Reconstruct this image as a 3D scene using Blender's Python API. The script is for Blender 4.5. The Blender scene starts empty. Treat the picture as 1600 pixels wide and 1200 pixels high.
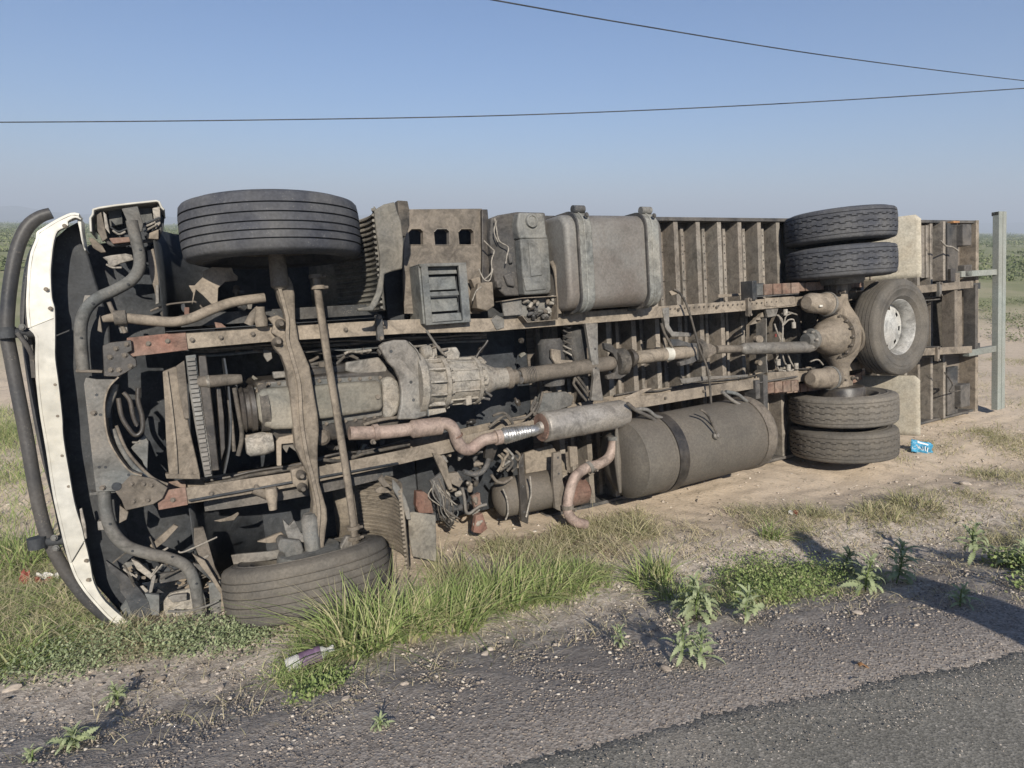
import bpy, bmesh, math, random
import numpy as np
from mathutils import Vector, Matrix
random.seed(7); rng = np.random.default_rng(11)
scene = bpy.context.scene
C = scene.collection
R = math.radians

# ---------------------------------------------------------------- camera
F = 979.0; PITCH = .2465; ROLL = .011; EYE = 2.32
cam_d = bpy.data.cameras.new('camera'); cam = bpy.data.objects.new('camera', cam_d); C.objects.link(cam)
cam_d.sensor_width = 36; cam_d.lens = 36 * F / 1600; cam_d.clip_start = .05; cam_d.clip_end = 30000
cam.matrix_world = Matrix.Translation((0, 0, EYE)) @ Matrix.Rotation(math.pi / 2 - PITCH, 4, 'X') @ Matrix.Rotation(ROLL, 4, 'Z')
scene.camera = cam

# ---------------------------------------------------------------- light
SUN_EL = R(31); SUN_AZ = (-.15, .989)            # where the rays travel, seen from above
w_ = bpy.data.worlds.new('World'); scene.world = w_; w_.use_nodes = True
nt = w_.node_tree; bg = nt.nodes['Background']
sky = nt.nodes.new('ShaderNodeTexSky'); sky.sky_type = 'NISHITA'; sky.sun_disc = False
sky.sun_elevation = SUN_EL
sky.sun_rotation = math.atan2(-SUN_AZ[0], -SUN_AZ[1])
sky.air_density = 1.0; sky.dust_density = .5; sky.ozone_density = 9.0
nt.links.new(sky.outputs[0], bg.inputs[0]); bg.inputs[1].default_value = .072
sd = bpy.data.lights.new('sun', 'SUN'); sd.energy = 4.9; sd.angle = R(.6); sd.color = (1, .93, .82)
sun = bpy.data.objects.new('sun', sd); C.objects.link(sun)
d = Vector((SUN_AZ[0] * math.cos(SUN_EL), SUN_AZ[1] * math.cos(SUN_EL), -math.sin(SUN_EL)))
sun.rotation_euler = d.to_track_quat('-Z', 'Y').to_euler()
vs = scene.view_settings; vs.view_transform = 'Standard'; vs.look = 'None'; vs.gamma = 1; vs.use_curve_mapping = False
vs.exposure = 0.6

# ---------------------------------------------------------------- pixel ray helpers: a point traced on a plane at its real depth
def ray(px, py):
    X = px - 800; Y = py - 600; c, s = math.cos(ROLL), math.sin(ROLL)
    a = X * c + Y * s; b = -X * s + Y * c
    return Vector((a, F * math.cos(PITCH) - b * math.sin(PITCH), -F * math.sin(PITCH) - b * math.cos(PITCH)))
# truck frame: local X runs from bumper to tail, local Y from belly to roof (away from the road), local Z across the truck (up, as it lies)
def rotv(a, k, t): return a * math.cos(t) + k.cross(a) * math.sin(t) + k * k.dot(a) * (1 - math.cos(t))
YAW, LEAN, TP = .4987, -.1633, -.0078
U = Vector((math.cos(YAW), math.sin(YAW), 0)); W = Vector((-math.sin(YAW), math.cos(YAW), 0)); V = Vector((0, 0, 1))
V = rotv(V, U, LEAN); W = rotv(W, U, LEAN); U = rotv(U, W, TP); V = rotv(V, W, TP)
OR = Vector((-1.3934, 3.832, -1.1099 + EYE))
TM = Matrix((( U.x, W.x, V.x, OR.x), (U.y, W.y, V.y, OR.y), (U.z, W.z, V.z, OR.z), (0, 0, 0, 1)))
CAMP = Vector((0, 0, EYE))
def P(px, py, w=0.0):
    r = ray(px, py); q = OR - CAMP
    t = (w + q.dot(W)) / r.dot(W); q = r * t - q
    return Vector((q.dot(U), w, q.dot(V)))
def PP(pts, w): return [P(p[0], p[1], p[2] if len(p) > 2 else w) for p in pts]
def edge_s(x, y): return -.279 * x + .960 * (y - 1.78)
def ss(a, b, x):
    t = np.clip((x - a) / (b - a), 0, 1); return t * t * (3 - 2 * t)
def zt(x, y):
    x = np.asarray(x, float); y = np.asarray(y, float)
    s = edge_s(x, y)
    z = .49 - .49 * ss(-.1, 1.75, s) - .13 * ss(1.9, 3.1, s)
    z = z + .012 * np.sin(x * 3.1 + 1.3 * y) * ss(.3, 1, s) + .01 * np.sin(5.3 * y - 2.1 * x + 1) * ss(.3, 1, s)
    far = ss(12, 60, s)
    z = z + far * (.25 * np.sin(x * .05) * np.sin(y * .041 + 1) + .1 * np.sin(x * .21 + y * .13)) - .1 * ss(5, 9, s)
    return z
def G(px, py):
    r = ray(px, py)
    z = 0.0
    for _ in range(12):
        t = (z - EYE) / r.z; x, y = r.x * t, r.y * t; z = .5 * z + .5 * float(zt(x, y))
    return Vector((x, y, float(zt(x, y))))

# ---------------------------------------------------------------- materials
MATS = {}
def mat(name, col, col2=None, rough=.8, metal=0, scale=6, bump=.2, bscale=60, dust=None, dust_amt=0, spec=.3, stretch=None, split=.5, grime=.48, spatter=.6):
    m = bpy.data.materials.new(name); m.use_nodes = True; t = m.node_tree; n = t.nodes; l = t.links
    b = n['Principled BSDF']; b.inputs['Roughness'].default_value = rough; b.inputs['Metallic'].default_value = metal
    b.inputs['Specular IOR Level'].default_value = spec
    tc = n.new('ShaderNodeTexCoord'); mp = n.new('ShaderNodeMapping'); l.new(tc.outputs['Object'], mp.inputs[0])
    if stretch: mp.inputs['Scale'].default_value = stretch
    nz = n.new('ShaderNodeTexNoise'); nz.inputs['Scale'].default_value = scale; nz.inputs['Detail'].default_value = 9; nz.inputs['Roughness'].default_value = .65
    l.new(mp.outputs[0], nz.inputs[0])
    cr = n.new('ShaderNodeValToRGB'); cr.color_ramp.elements[0].position = split - .17; cr.color_ramp.elements[1].position = split + .17
    cr.color_ramp.elements[0].color = (*col, 1); cr.color_ramp.elements[1].color = (*(col2 or col), 1)
    l.new(nz.outputs[0], cr.inputs[0]); out = cr.outputs[0]
    n3 = n.new('ShaderNodeTexNoise'); n3.inputs['Scale'].default_value = scale * .37; n3.inputs['Detail'].default_value = 5
    l.new(mp.outputs[0], n3.inputs[0])
    if dust:
        mx = n.new('ShaderNodeMix'); mx.data_type = 'RGBA'
        mr = n.new('ShaderNodeMapRange'); mr.inputs[1].default_value = .35; mr.inputs[2].default_value = .68
        mr.inputs[3].default_value = max(0, dust_amt - .35); mr.inputs[4].default_value = min(1, dust_amt + .3)
        l.new(n3.outputs[0], mr.inputs[0]); l.new(mr.outputs[0], mx.inputs[0])
        l.new(out, mx.inputs[6]); mx.inputs[7].default_value = (*dust, 1); out = mx.outputs[2]
    ng = n.new('ShaderNodeTexNoise'); ng.inputs['Scale'].default_value = scale * .9 + 1.5; ng.inputs['Detail'].default_value = 10; ng.inputs['Roughness'].default_value = .72; ng.inputs['Distortion'].default_value = .8
    l.new(mp.outputs[0], ng.inputs[0]); gr = n.new('ShaderNodeMapRange'); gr.inputs[1].default_value = .36; gr.inputs[2].default_value = .54; gr.inputs[3].default_value = 1 - grime; gr.inputs[4].default_value = 1
    l.new(ng.outputs[0], gr.inputs[0]); gs = n.new('ShaderNodeVectorMath'); gs.operation = 'SCALE'; l.new(out, gs.inputs[0]); l.new(gr.outputs[0], gs.inputs[3]); out = gs.outputs[0]
    # fine grain
    n2 = n.new('ShaderNodeTexNoise'); n2.inputs['Scale'].default_value = bscale; n2.inputs['Detail'].default_value = 6
    l.new(mp.outputs[0], n2.inputs[0])
    mm = n.new('ShaderNodeMapRange'); mm.inputs[1].default_value = .25; mm.inputs[2].default_value = .75; mm.inputs[3].default_value = .78; mm.inputs[4].default_value = 1.18
    l.new(n2.outputs[0], mm.inputs[0])
    if dust and spatter:
        vs_ = n.new('ShaderNodeTexVoronoi'); vs_.inputs['Scale'].default_value = 75; l.new(mp.outputs[0], vs_.inputs[0])
        lt = n.new('ShaderNodeMapRange'); lt.inputs[1].default_value = .30; lt.inputs[2].default_value = .18; lt.inputs[3].default_value = 0; lt.inputs[4].default_value = spatter; l.new(vs_.outputs['Distance'], lt.inputs[0])
        mk = n.new('ShaderNodeMapRange'); mk.inputs[1].default_value = .50; mk.inputs[2].default_value = .62; l.new(ng.outputs[0], mk.inputs[0])
        mq = n.new('ShaderNodeMath'); mq.operation = 'MULTIPLY'; l.new(lt.outputs[0], mq.inputs[0]); l.new(mk.outputs[0], mq.inputs[1])
        mz = n.new('ShaderNodeMix'); mz.data_type = 'RGBA'; l.new(mq.outputs[0], mz.inputs[0]); l.new(out, mz.inputs[6]); mz.inputs[7].default_value = (dust[0] * 1.15, dust[1] * 1.15, dust[2] * 1.15, 1); out = mz.outputs[2]
    oi = n.new('ShaderNodeObjectInfo'); om = n.new('ShaderNodeMapRange'); om.inputs[3].default_value = .80; om.inputs[4].default_value = 1.14; l.new(oi.outputs['Random'], om.inputs[0])
    ov = n.new('ShaderNodeVectorMath'); ov.operation = 'SCALE'; l.new(out, ov.inputs[0]); l.new(om.outputs[0], ov.inputs[3]); out = ov.outputs[0]
    mu = n.new('ShaderNodeVectorMath'); mu.operation = 'SCALE'; l.new(out, mu.inputs[0]); l.new(mm.outputs[0], mu.inputs[3])
    l.new(mu.outputs[0], b.inputs['Base Color'])
    rr = n.new('ShaderNodeMapRange'); rr.inputs[3].default_value = max(.05, rough - .12); rr.inputs[4].default_value = min(1, rough + .12)
    l.new(nz.outputs[0], rr.inputs[0]); l.new(rr.outputs[0], b.inputs['Roughness'])
    bp = n.new('ShaderNodeBump'); bp.inputs['Strength'].default_value = bump; bp.inputs['Distance'].default_value = .004
    ad = n.new('ShaderNodeMath'); ad.operation = 'ADD'; l.new(n2.outputs[0], ad.inputs[0]); l.new(nz.outputs[0], ad.inputs[1])
    l.new(ad.outputs[0], bp.inputs['Height']); l.new(bp.outputs[0], b.inputs['Normal'])
    MATS[name] = m; return m
TAN = (.225, .19, .153)
OIL = (.03, .027, .024)
mat('dusty_steel', (.105, .092, .078), (.165, .142, .115), dust=TAN, dust_amt=.35)
mat('tan_steel', (.165, .14, .112), (.235, .20, .158), dust=(.27, .225, .175), dust_amt=.42)
mat('worn_steel', (.16, .155, .145), (.24, .23, .21), rough=.6, metal=.2, dust=TAN, dust_amt=.25, scale=8)
mat('grey_steel', (.095, .104, .105), (.15, .155, .15), dust=TAN, dust_amt=.28)
mat('dark_steel', (.032, .036, .042), (.07, .072, .072), dust=TAN, dust_amt=.12)
mat('oily_steel', (.014, .013, .013), (.05, .045, .04), rough=.45, spec=.5, dust=(.13, .11, .09), dust_amt=.22, scale=11)
mat('black_tube', (.022, .024, .028), (.04, .042, .046), rough=.5, dust=(.16, .14, .115), dust_amt=.10, grime=.1)
mat('rust_primer', (.155, .078, .058), (.225, .125, .095), dust=TAN, dust_amt=.28, scale=9)
mat('spring_steel', (.15, .08, .06), (.25, .165, .12), dust=TAN, dust_amt=.3, scale=14)
mat('cast_alloy', (.235, .222, .20), (.36, .335, .29), dust=(.31, .27, .22), dust_amt=.4, scale=22, bump=.5, bscale=90)
mat('exhaust_steel', (.27, .195, .165), (.36, .28, .24), dust=(.33, .27, .22), dust_amt=.35, rough=.65, metal=.15)
mat('muffler_steel', (.33, .31, .285), (.44, .41, .37), rough=.5, metal=.35, dust=(.33, .29, .24), dust_amt=.45, scale=5)
mat('bright_foil', (.55, .54, .52), (.75, .74, .72), rough=.35, metal=.8, bump=1, bscale=40)
mat('rim_alloy', (.50, .50, .48), (.64, .64, .61), rough=.65, metal=.2, dust=TAN, dust_amt=.2)
mat('rubber', (.040, .043, .053), (.064, .067, .077), rough=.85, dust=(.15, .145, .135), dust_amt=.16, bump=.3, scale=10, grime=.15)
mat('dusty_rubber', (.082, .077, .070), (.112, .104, .093), rough=.92, dust=(.18, .158, .128), dust_amt=.38, bump=.3, scale=7, grime=.15)
mat('black_plastic', (.024, .029, .036), (.042, .047, .054), rough=.65, dust=(.10, .095, .085), dust_amt=.10)
mat('dusty_plastic', (.105, .115, .12), (.17, .178, .172), rough=.7, dust=(.24, .22, .185), dust_amt=.32)
mat('pan_metal', (.12, .122, .11), (.185, .178, .15), rough=.7, dust=(.25, .22, .175), dust_amt=.45, scale=7, grime=.3)
mat('strap_steel', (.17, .178, .172), (.24, .243, .225), rough=.7, dust=(.27, .25, .21), dust_amt=.4, scale=9)
mat('liner_plastic', (.09, .095, .095), (.17, .165, .145), rough=.75, dust=(.26, .225, .175), dust_amt=.5)
mat('clay_plastic', (.15, .13, .105), (.21, .18, .145), rough=.8, dust=(.26, .22, .17), dust_amt=.5)
mat('white_paint', (.52, .505, .455), (.60, .585, .53), rough=.4, spec=.4, dust=(.50, .45, .34), dust_amt=.14, bump=.03, scale=5, grime=.12, bscale=14)
mat('tank_metal', (.115, .105, .095), (.245, .252, .24), rough=.6, metal=.1, dust=(.21, .17, .14), dust_amt=.26, bump=.1, scale=2.1, split=.46, grime=.14)
mat('cylinder_tank', (.092, .085, .075), (.135, .122, .102), rough=.75, metal=.05, dust=(.165, .138, .11), dust_amt=.45, bump=.1, scale=3, grime=.12)
mat('galvanised', (.21, .235, .215), (.265, .285, .26), rough=.7, metal=.1, dust=TAN, dust_amt=.15, bump=.08, scale=3, grime=.1)
mat('rib_steel', (.185, .168, .145), (.265, .24, .205), dust=(.25, .21, .17), dust_amt=.35, scale=8)
mat('floor_board', (.105, .092, .08), (.155, .135, .115), dust=(.185, .155, .125), dust_amt=.35, scale=5, stretch=(.6, 3, 6))
mat('flap_rubber', (.36, .335, .275), (.46, .425, .35), dust=(.38, .33, .25), dust_amt=.4, scale=16, grime=.2)
mat('hose_rubber', (.038, .037, .036), (.09, .082, .072), dust=(.20, .17, .135), dust_amt=.3, scale=20)
mat('pale_wire', (.22, .20, .17), (.32, .29, .25), scale=30)
mat('lamp_red', (.16, .03, .025), (.22, .05, .04), rough=.35, dust=TAN, dust_amt=.3)
mat('lamp_amber', (.45, .20, .06), (.5, .28, .12), rough=.35, dust=TAN, dust_amt=.2)
mat('container_paint', (.62, .63, .62), (.70, .70, .68), rough=.6, dust=TAN, dust_amt=.15)

# ---------------------------------------------------------------- mesh helpers
_pick = random.Random(5)
def link_mesh(name, me, m, parent=None, smooth=True, angle=35, bevel=0, seg=2):
    # grime is uneven: neighbouring small parts carry different coats
    if m == 'dusty_steel': m = _pick.choice(['dusty_steel'] * 4 + ['grey_steel'] * 2 + ['worn_steel'] * 2 + ['dark_steel', 'oily_steel', 'oily_steel'])
    elif m == 'tan_steel' and name not in ('frame_rail', 'front_axle_beam', 'axle_web', 'rear_axle', 'differential', 'axle_cover'): m = _pick.choice(['tan_steel'] * 6 + ['worn_steel'] * 2 + ['dusty_steel', 'rust_primer'])
    if isinstance(m, str): m = MATS[m]
    if m is not None and not me.materials: me.materials.append(m)
    if smooth:
        me.polygons.foreach_set('use_smooth', [True] * len(me.polygons)); me.set_sharp_from_angle(angle=R(angle))
    o = bpy.data.objects.new(name, me); C.objects.link(o)
    if parent is not None: o.parent = parent
    if bevel:
        b = o.modifiers.new('bevel', 'BEVEL'); b.width = bevel; b.segments = seg; b.limit_method = 'ANGLE'; b.angle_limit = R(40)
    return o
def obj(name, bm, m, parent=None, **k):
    me = bpy.data.meshes.new(name); bmesh.ops.recalc_face_normals(bm, faces=bm.faces); bm.to_mesh(me); bm.free()
    return link_mesh(name, me, m, parent, **k)
def raw(name, verts, faces, m, parent=None, **k):
    me = bpy.data.meshes.new(name); me.from_pydata([tuple(v) for v in verts], [], faces); me.update()
    return link_mesh(name, me, m, parent, **k)
def tag(o, label=None, cat=None, group=None, kind=None):
    if label: o['label'] = label
    if cat: o['category'] = cat
    if group: o['group'] = group
    if kind: o['kind'] = kind
    return o
def spline(pts, n=6):
    out = []; k = len(pts)
    if k < 3: return [p.copy() for p in pts]
    for i in range(k - 1):
        a = pts[max(i - 1, 0)]; b = pts[i]; c = pts[i + 1]; e = pts[min(i + 2, k - 1)]
        for j in range(n):
            t = j / n
            out.append(.5 * ((2 * b) + (c - a) * t + (2 * a - 5 * b + 4 * c - e) * t * t + (3 * b - a - 3 * c + e) * t ** 3))
    out.append(pts[-1].copy()); return out
def frames(pts):
    T = []
    for i in range(len(pts)):
        t = pts[min(i + 1, len(pts) - 1)] - pts[max(i - 1, 0)]
        T.append(t.normalized() if t.length > 1e-9 else Vector((1, 0, 0)))
    n = T[0].orthogonal().normalized(); out = []
    for t in T:
        n = n - t * n.dot(t)
        if n.length < 1e-6: n = t.orthogonal()
        n.normalize(); out.append((t, n, t.cross(n)))
    return out
def add_tube(bm, pts, r, seg=12, n=6, cap=True, smooth=True, flat=1.0):
    rs = r if isinstance(r, (list, tuple)) else [r] * len(pts)
    if smooth and len(pts) > 2:
        q = spline(pts, n); rr = []
        for i in range(len(pts) - 1):
            for j in range(n): rr.append(rs[i] + (rs[i + 1] - rs[i]) * j / n)
        rr.append(rs[-1])
    else: q = pts; rr = rs
    fr = frames(q); rings = []
    for (t, a, b), p, ra in zip(fr, q, rr):
        rings.append([bm.verts.new(p + a * math.cos(2 * math.pi * k / seg) * ra + b * math.sin(2 * math.pi * k / seg) * ra * flat) for k in range(seg)])
    for A, B in zip(rings, rings[1:]):
        for k in range(seg): bm.faces.new((A[k], A[(k + 1) % seg], B[(k + 1) % seg], B[k]))
    if cap: bm.faces.new(rings[0][::-1]); bm.faces.new(rings[-1])
    return bm
def tube(name, pts, r, m, parent=None, **k):
    kk = {a: k.pop(a) for a in ('bevel', 'angle') if a in k}
    return obj(name, add_tube(bmesh.new(), pts, r, **k), m, parent, **kk)
def add_lathe(bm, p0, axis, prof, seg=32, scale=None):
    ax = axis.normalized(); a = ax.orthogonal().normalized(); b = ax.cross(a); rings = []
    for t, r in prof:
        if r < 1e-6: rings.append([bm.verts.new(p0 + ax * t)])
        else: rings.append([bm.verts.new(p0 + ax * t + a * math.cos(2 * math.pi * k / seg) * r + b * math.sin(2 * math.pi * k / seg) * r) for k in range(seg)])
    for A, B in zip(rings, rings[1:]):
        for k in range(seg):
            k2 = (k + 1) % seg
            if len(A) == 1 and len(B) == 1: continue
            if len(A) == 1: bm.faces.new((A[0], B[k], B[k2]))
            elif len(B) == 1: bm.faces.new((A[k], A[k2], B[0]))
            else: bm.faces.new((A[k], A[k2], B[k2], B[k]))
    return bm
def lathe(name, p0, axis, prof, m, parent=None, seg=32, **k): return obj(name, add_lathe(bmesh.new(), p0, axis, prof, seg), m, parent, **k)
def add_box(bm, c, s, rot=None):
    M = Matrix.Translation(c) @ (rot.to_4x4() if rot is not None else Matrix()) @ Matrix.Diagonal((s[0], s[1], s[2], 1))
    bmesh.ops.create_cube(bm, size=1, matrix=M); return bm
def box(name, u0, u1, v0, v1, w0, w1, m, parent=None, bevel=.004, **k):
    return obj(name, add_box(bmesh.new(), Vector(((u0 + u1) / 2, (w0 + w1) / 2, (v0 + v1) / 2)), (abs(u1 - u0), abs(w1 - w0), abs(v1 - v0))), m, parent, bevel=bevel, **k)
def add_prism(bm, front, off):
    A = [bm.verts.new(p) for p in front]; B = [bm.verts.new(p + off) for p in front]; n = len(A)
    bm.faces.new(A); bm.faces.new(B[::-1])
    for i in range(n): bm.faces.new((A[i], B[i], B[(i + 1) % n], A[(i + 1) % n]))
    return bm
YW = Vector((0, 1, 0))
def plate(name, pts, w, th, m, parent, bevel=.004, holes=None, smooth_outline=False, **k):
    """a traced outline standing at depth w, th thick towards the roof side"""
    q = PP(pts, w)
    if smooth_outline:
        q2 = spline(q + [q[0]], 4)[:-1]; q = q2
    if holes:
        cu = bpy.data.curves.new(name, 'CURVE'); cu.dimensions = '2D'; cu.fill_mode = 'BOTH'; cu.extrude = th / 2
        for loop in [q] + [PP(h, w) for h in holes]:
            s = cu.splines.new('POLY'); s.points.add(len(loop) - 1)
            for i, p in enumerate(loop): s.points[i].co = (p.x, p.z, 0, 1)
            s.use_cyclic_u = True
        tmp = bpy.data.objects.new('tmp', cu); C.objects.link(tmp)
        dg = bpy.context.evaluated_depsgraph_get(); me = bpy.data.meshes.new_from_object(tmp.evaluated_get(dg)); bpy.data.objects.remove(tmp)
        me.transform(Matrix(((1, 0, 0, 0), (0, 0, -1, w + th / 2), (0, 1, 0, 0), (0, 0, 0, 1)))); me.name = name; me.materials.clear()
        return link_mesh(name, me, m, parent, bevel=0, smooth=False)
    return obj(name, add_prism(bmesh.new(), q, YW * th), m, parent, bevel=bevel, **k)
def wall(name, pts, w0, w1, t, m, parent, n=4, smooth_path=True, **k):
    """a traced line swept from depth w0 to w1, t thick"""
    q = PP(pts, w0); q = spline(q, n) if smooth_path else q
    bm = bmesh.new(); rows = []
    for i, p in enumerate(q):
        d = q[min(i + 1, len(q) - 1)] - q[max(i - 1, 0)]; nn = Vector((d.z, 0, -d.x)).normalized() * t
        rows.append([bm.verts.new(p), bm.verts.new(p + nn), bm.verts.new(p + nn + YW * (w1 - w0)), bm.verts.new(p + YW * (w1 - w0))])
    for A, B in zip(rows, rows[1:]):
        for j in range(4): bm.faces.new((A[j], B[j], B[(j + 1) % 4], A[(j + 1) % 4]))
    bm.faces.new(rows[0]); bm.faces.new(rows[-1][::-1])
    return obj(name, bm, m, parent, **k)
BOLT = {}
def bolt(p, m, parent, r=.012, h=.012, axis=-YW, name='bolt'):
    key = (m, round(r, 3), round(h, 3))
    if key not in BOLT:
        bm = bmesh.new(); add_lathe(bm, Vector(), Vector((0, 0, 1)), [(0, 0), (0, r * 1.5), (h * .25, r * 1.5), (h * .27, r), (h, r * .92), (h, 0)], 8)
        me = bpy.data.meshes.new(name); bmesh.ops.recalc_face_normals(bm, faces=bm.faces); bm.to_mesh(me); bm.free(); me.materials.append(MATS[m]); BOLT[key] = me
    o = bpy.data.objects.new(name, BOLT[key]); C.objects.link(o); o.parent = parent; o.location = p
    o.rotation_mode = 'QUATERNION'; o.rotation_quaternion = axis.to_track_quat('Z', 'Y'); return o
def dup(o, parent=None):
    c = o.copy(); C.objects.link(c)
    if parent is not None: c.parent = parent
    for ch in list(o.children): dup(ch, c)
    return c
def empty(name, loc=(0, 0, 0), rz=0):
    o = bpy.data.objects.new(name, None); C.objects.link(o); o.location = loc; o.rotation_euler = (0, 0, rz); o.empty_display_size = .2
    return o
# ================================================================ GROUND
def node_ground():
    m = bpy.data.materials.new('ground'); m.use_nodes = True; t = m.node_tree; n = t.nodes; l = t.links
    b = n['Principled BSDF']; b.inputs['Roughness'].default_value = .95; b.inputs['Specular IOR Level'].default_value = .15
    tc = n.new('ShaderNodeTexCoord'); sp = n.new('ShaderNodeSeparateXYZ'); l.new(tc.outputs['Object'], sp.inputs[0])
    def noise(s, d=8, r=.6):
        q = n.new('ShaderNodeTexNoise'); q.inputs['Scale'].default_value = s; q.inputs['Detail'].default_value = d; q.inputs['Roughness'].default_value = r
        l.new(tc.outputs['Object'], q.inputs[0]); return q.outputs[0]
    def mth(op, a, b_=None):
        q = n.new('ShaderNodeMath'); q.operation = op
        for i, x in enumerate((a, b_)):
            if x is None: continue
            if isinstance(x, (int, float)): q.inputs[i].default_value = x
            else: l.new(x, q.inputs[i])
        return q.outputs[0]
    def rng_(x, a, b_, c=0, d=1):
        q = n.new('ShaderNodeMapRange'); q.interpolation_type = 'SMOOTHSTEP'; l.new(x, q.inputs[0]); q.inputs[1].default_value = a; q.inputs[2].default_value = b_
        q.inputs[3].default_value = c; q.inputs[4].default_value = d; return q.outputs[0]
    def mix(f, a, b_):
        q = n.new('ShaderNodeMix'); q.data_type = 'RGBA'
        if isinstance(f, float): q.inputs[0].default_value = f
        else: l.new(f, q.inputs[0])
        for i, x in ((6, a), (7, b_)):
            if isinstance(x, tuple): q.inputs[i].default_value = (*x, 1)
            else: l.new(x, q.inputs[i])
        return q.outputs[2]
    s = mth('ADD', mth('MULTIPLY', sp.outputs[0], -.279), mth('MULTIPLY', mth('SUBTRACT', sp.outputs[1], 1.78), .960))
    sw = mth('ADD', s, mth('MULTIPLY', mth('SUBTRACT', noise(1.3, 5), .5), 1.5))
    sw2 = mth('ADD', sw, mth('MULTIPLY', mth('SUBTRACT', noise(7, 5), .5), .8))
    vor = n.new('ShaderNodeTexVoronoi'); vor.inputs['Scale'].default_value = 95; l.new(tc.outputs['Object'], vor.inputs[0])
    vor2 = n.new('ShaderNodeTexVoronoi'); vor2.inputs['Scale'].default_value = 38; l.new(tc.outputs['Object'], vor2.inputs[0])
    spk = n.new('ShaderNodeSeparateColor'); l.new(vor.outputs['Color'], spk.inputs[0])
    spk2 = n.new('ShaderNodeSeparateColor'); l.new(vor2.outputs['Color'], spk2.inputs[0])
    chip = mix(spk.outputs[0], (.185, .16, .138), (.38, .335, .29))
    chip = mix(rng_(spk.outputs[1], .9, .96), chip, (.30, .28, .25))
    grav = mix(spk2.outputs[0], (.27, .23, .19), (.50, .435, .365))
    grav = mix(rng_(spk.outputs[1], .82, .9), grav, (.52, .47, .40))
    grav = mix(rng_(noise(3.3, 6), .48, .66, 0, .55), grav, (.19, .165, .14))
    sand = mix(noise(5, 9, .7), (.42, .34, .255), (.58, .48, .37))
    sand = mix(rng_(noise(14, 8, .7), .52, .66, 0, .6), sand, (.23, .195, .145))
    sand = mix(rng_(spk.outputs[2], .9, .97, 0, .7), sand, (.44, .39, .32))
    c = mix(rng_(sw2, .40, 1.0), chip, grav)
    c = mix(rng_(sw2, 1.7, 2.5), c, sand)
    field = mix(noise(.35, 8, .7), (.15, .18, .085), (.26, .245, .14))
    fmask = mth('MULTIPLY', rng_(s, 9, 17), rng_(noise(.12, 4), .30, .52, .65, 1))
    c = mix(fmask, c, field)
    # brown fluid that has run out of the wreck and soaked into the verge
    g0 = G(860, 852); dx = mth('MULTIPLY', mth('SUBTRACT', sp.outputs[0], g0.x), 1.0); dy = mth('MULTIPLY', mth('SUBTRACT', sp.outputs[1], g0.y), 2.2)
    dd = mth('SQRT', mth('ADD', mth('MULTIPLY', dx, dx), mth('MULTIPLY', dy, dy)))
    st = rng_(mth('ADD', dd, mth('MULTIPLY', mth('SUBTRACT', noise(4, 6), .5), 1.3)), .75, .35, 0, .75)
    c = mix(st, c, (.10, .062, .035))
    l.new(c, b.inputs['Base Color'])
    bp = n.new('ShaderNodeBump'); bp.inputs['Strength'].default_value = .6; bp.inputs['Distance'].default_value = .007
    h = mth('ADD', mth('ADD', mth('MULTIPLY', vor.outputs['Distance'], .5), mth('MULTIPLY', vor2.outputs['Distance'], .5)), mth('MULTIPLY', noise(30, 8, .7), .55))
    l.new(h, bp.inputs['Height']); l.new(bp.outputs[0], b.inputs['Normal']); return m
def axis_coords(lo, hi, a, b, step, gr=1.13):
    mid = list(np.arange(a, b, step)); up = []; s = step; x = mid[-1]
    while x < hi: s *= gr; x += s; up.append(x)
    dn = []; s = step; x = mid[0]
    while x > lo: s *= gr; x -= s; dn.append(x)
    return np.array(dn[::-1] + mid + up)
def grid_sheet(name, xs, ys, zf, m, kind='structure', **k):
    X, Y = np.meshgrid(xs, ys); Z = zf(X, Y); nx, ny = len(xs), len(ys)
    v = np.stack([X, Y, Z], -1).reshape(-1, 3); i = np.arange(nx * ny).reshape(ny, nx)
    f = np.stack([i[:-1, :-1], i[:-1, 1:], i[1:, 1:], i[1:, :-1]], -1).reshape(-1, 4)
    me = bpy.data.meshes.new(name); me.vertices.add(len(v)); me.vertices.foreach_set('co', v.ravel())
    me.loops.add(f.size); me.loops.foreach_set('vertex_index', f.ravel()); me.polygons.add(len(f))
    me.polygons.foreach_set('loop_start', np.arange(len(f)) * 4); me.polygons.foreach_set('loop_total', np.full(len(f), 4)); me.update(); me.validate()
    me.materials.append(m); me.polygons.foreach_set('use_smooth', [True] * len(f))
    o = bpy.data.objects.new(name, me); C.objects.link(o); o['kind'] = kind; return o
GM = node_ground()
def zground(X, Y):
    z = zt(X, Y); s = edge_s(X, Y)
    r = .006 * np.sin(X * 31 + 7 * np.sin(Y * 9)) * np.sin(Y * 27 + 5 * np.sin(X * 11)) + .008 * np.sin(X * 13 + 4 * np.sin(Y * 5)) * np.sin(Y * 11 + 3)
    r = r * ss(.2, .8, s)
    return z + r - .05 * (1 - ss(-.12, -.03, s))
grid_sheet('ground', axis_coords(-5000, 5000, -4.5, 7.5, .05), axis_coords(-40, 6500, .8, 9.5, .05), zground, GM)

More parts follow.
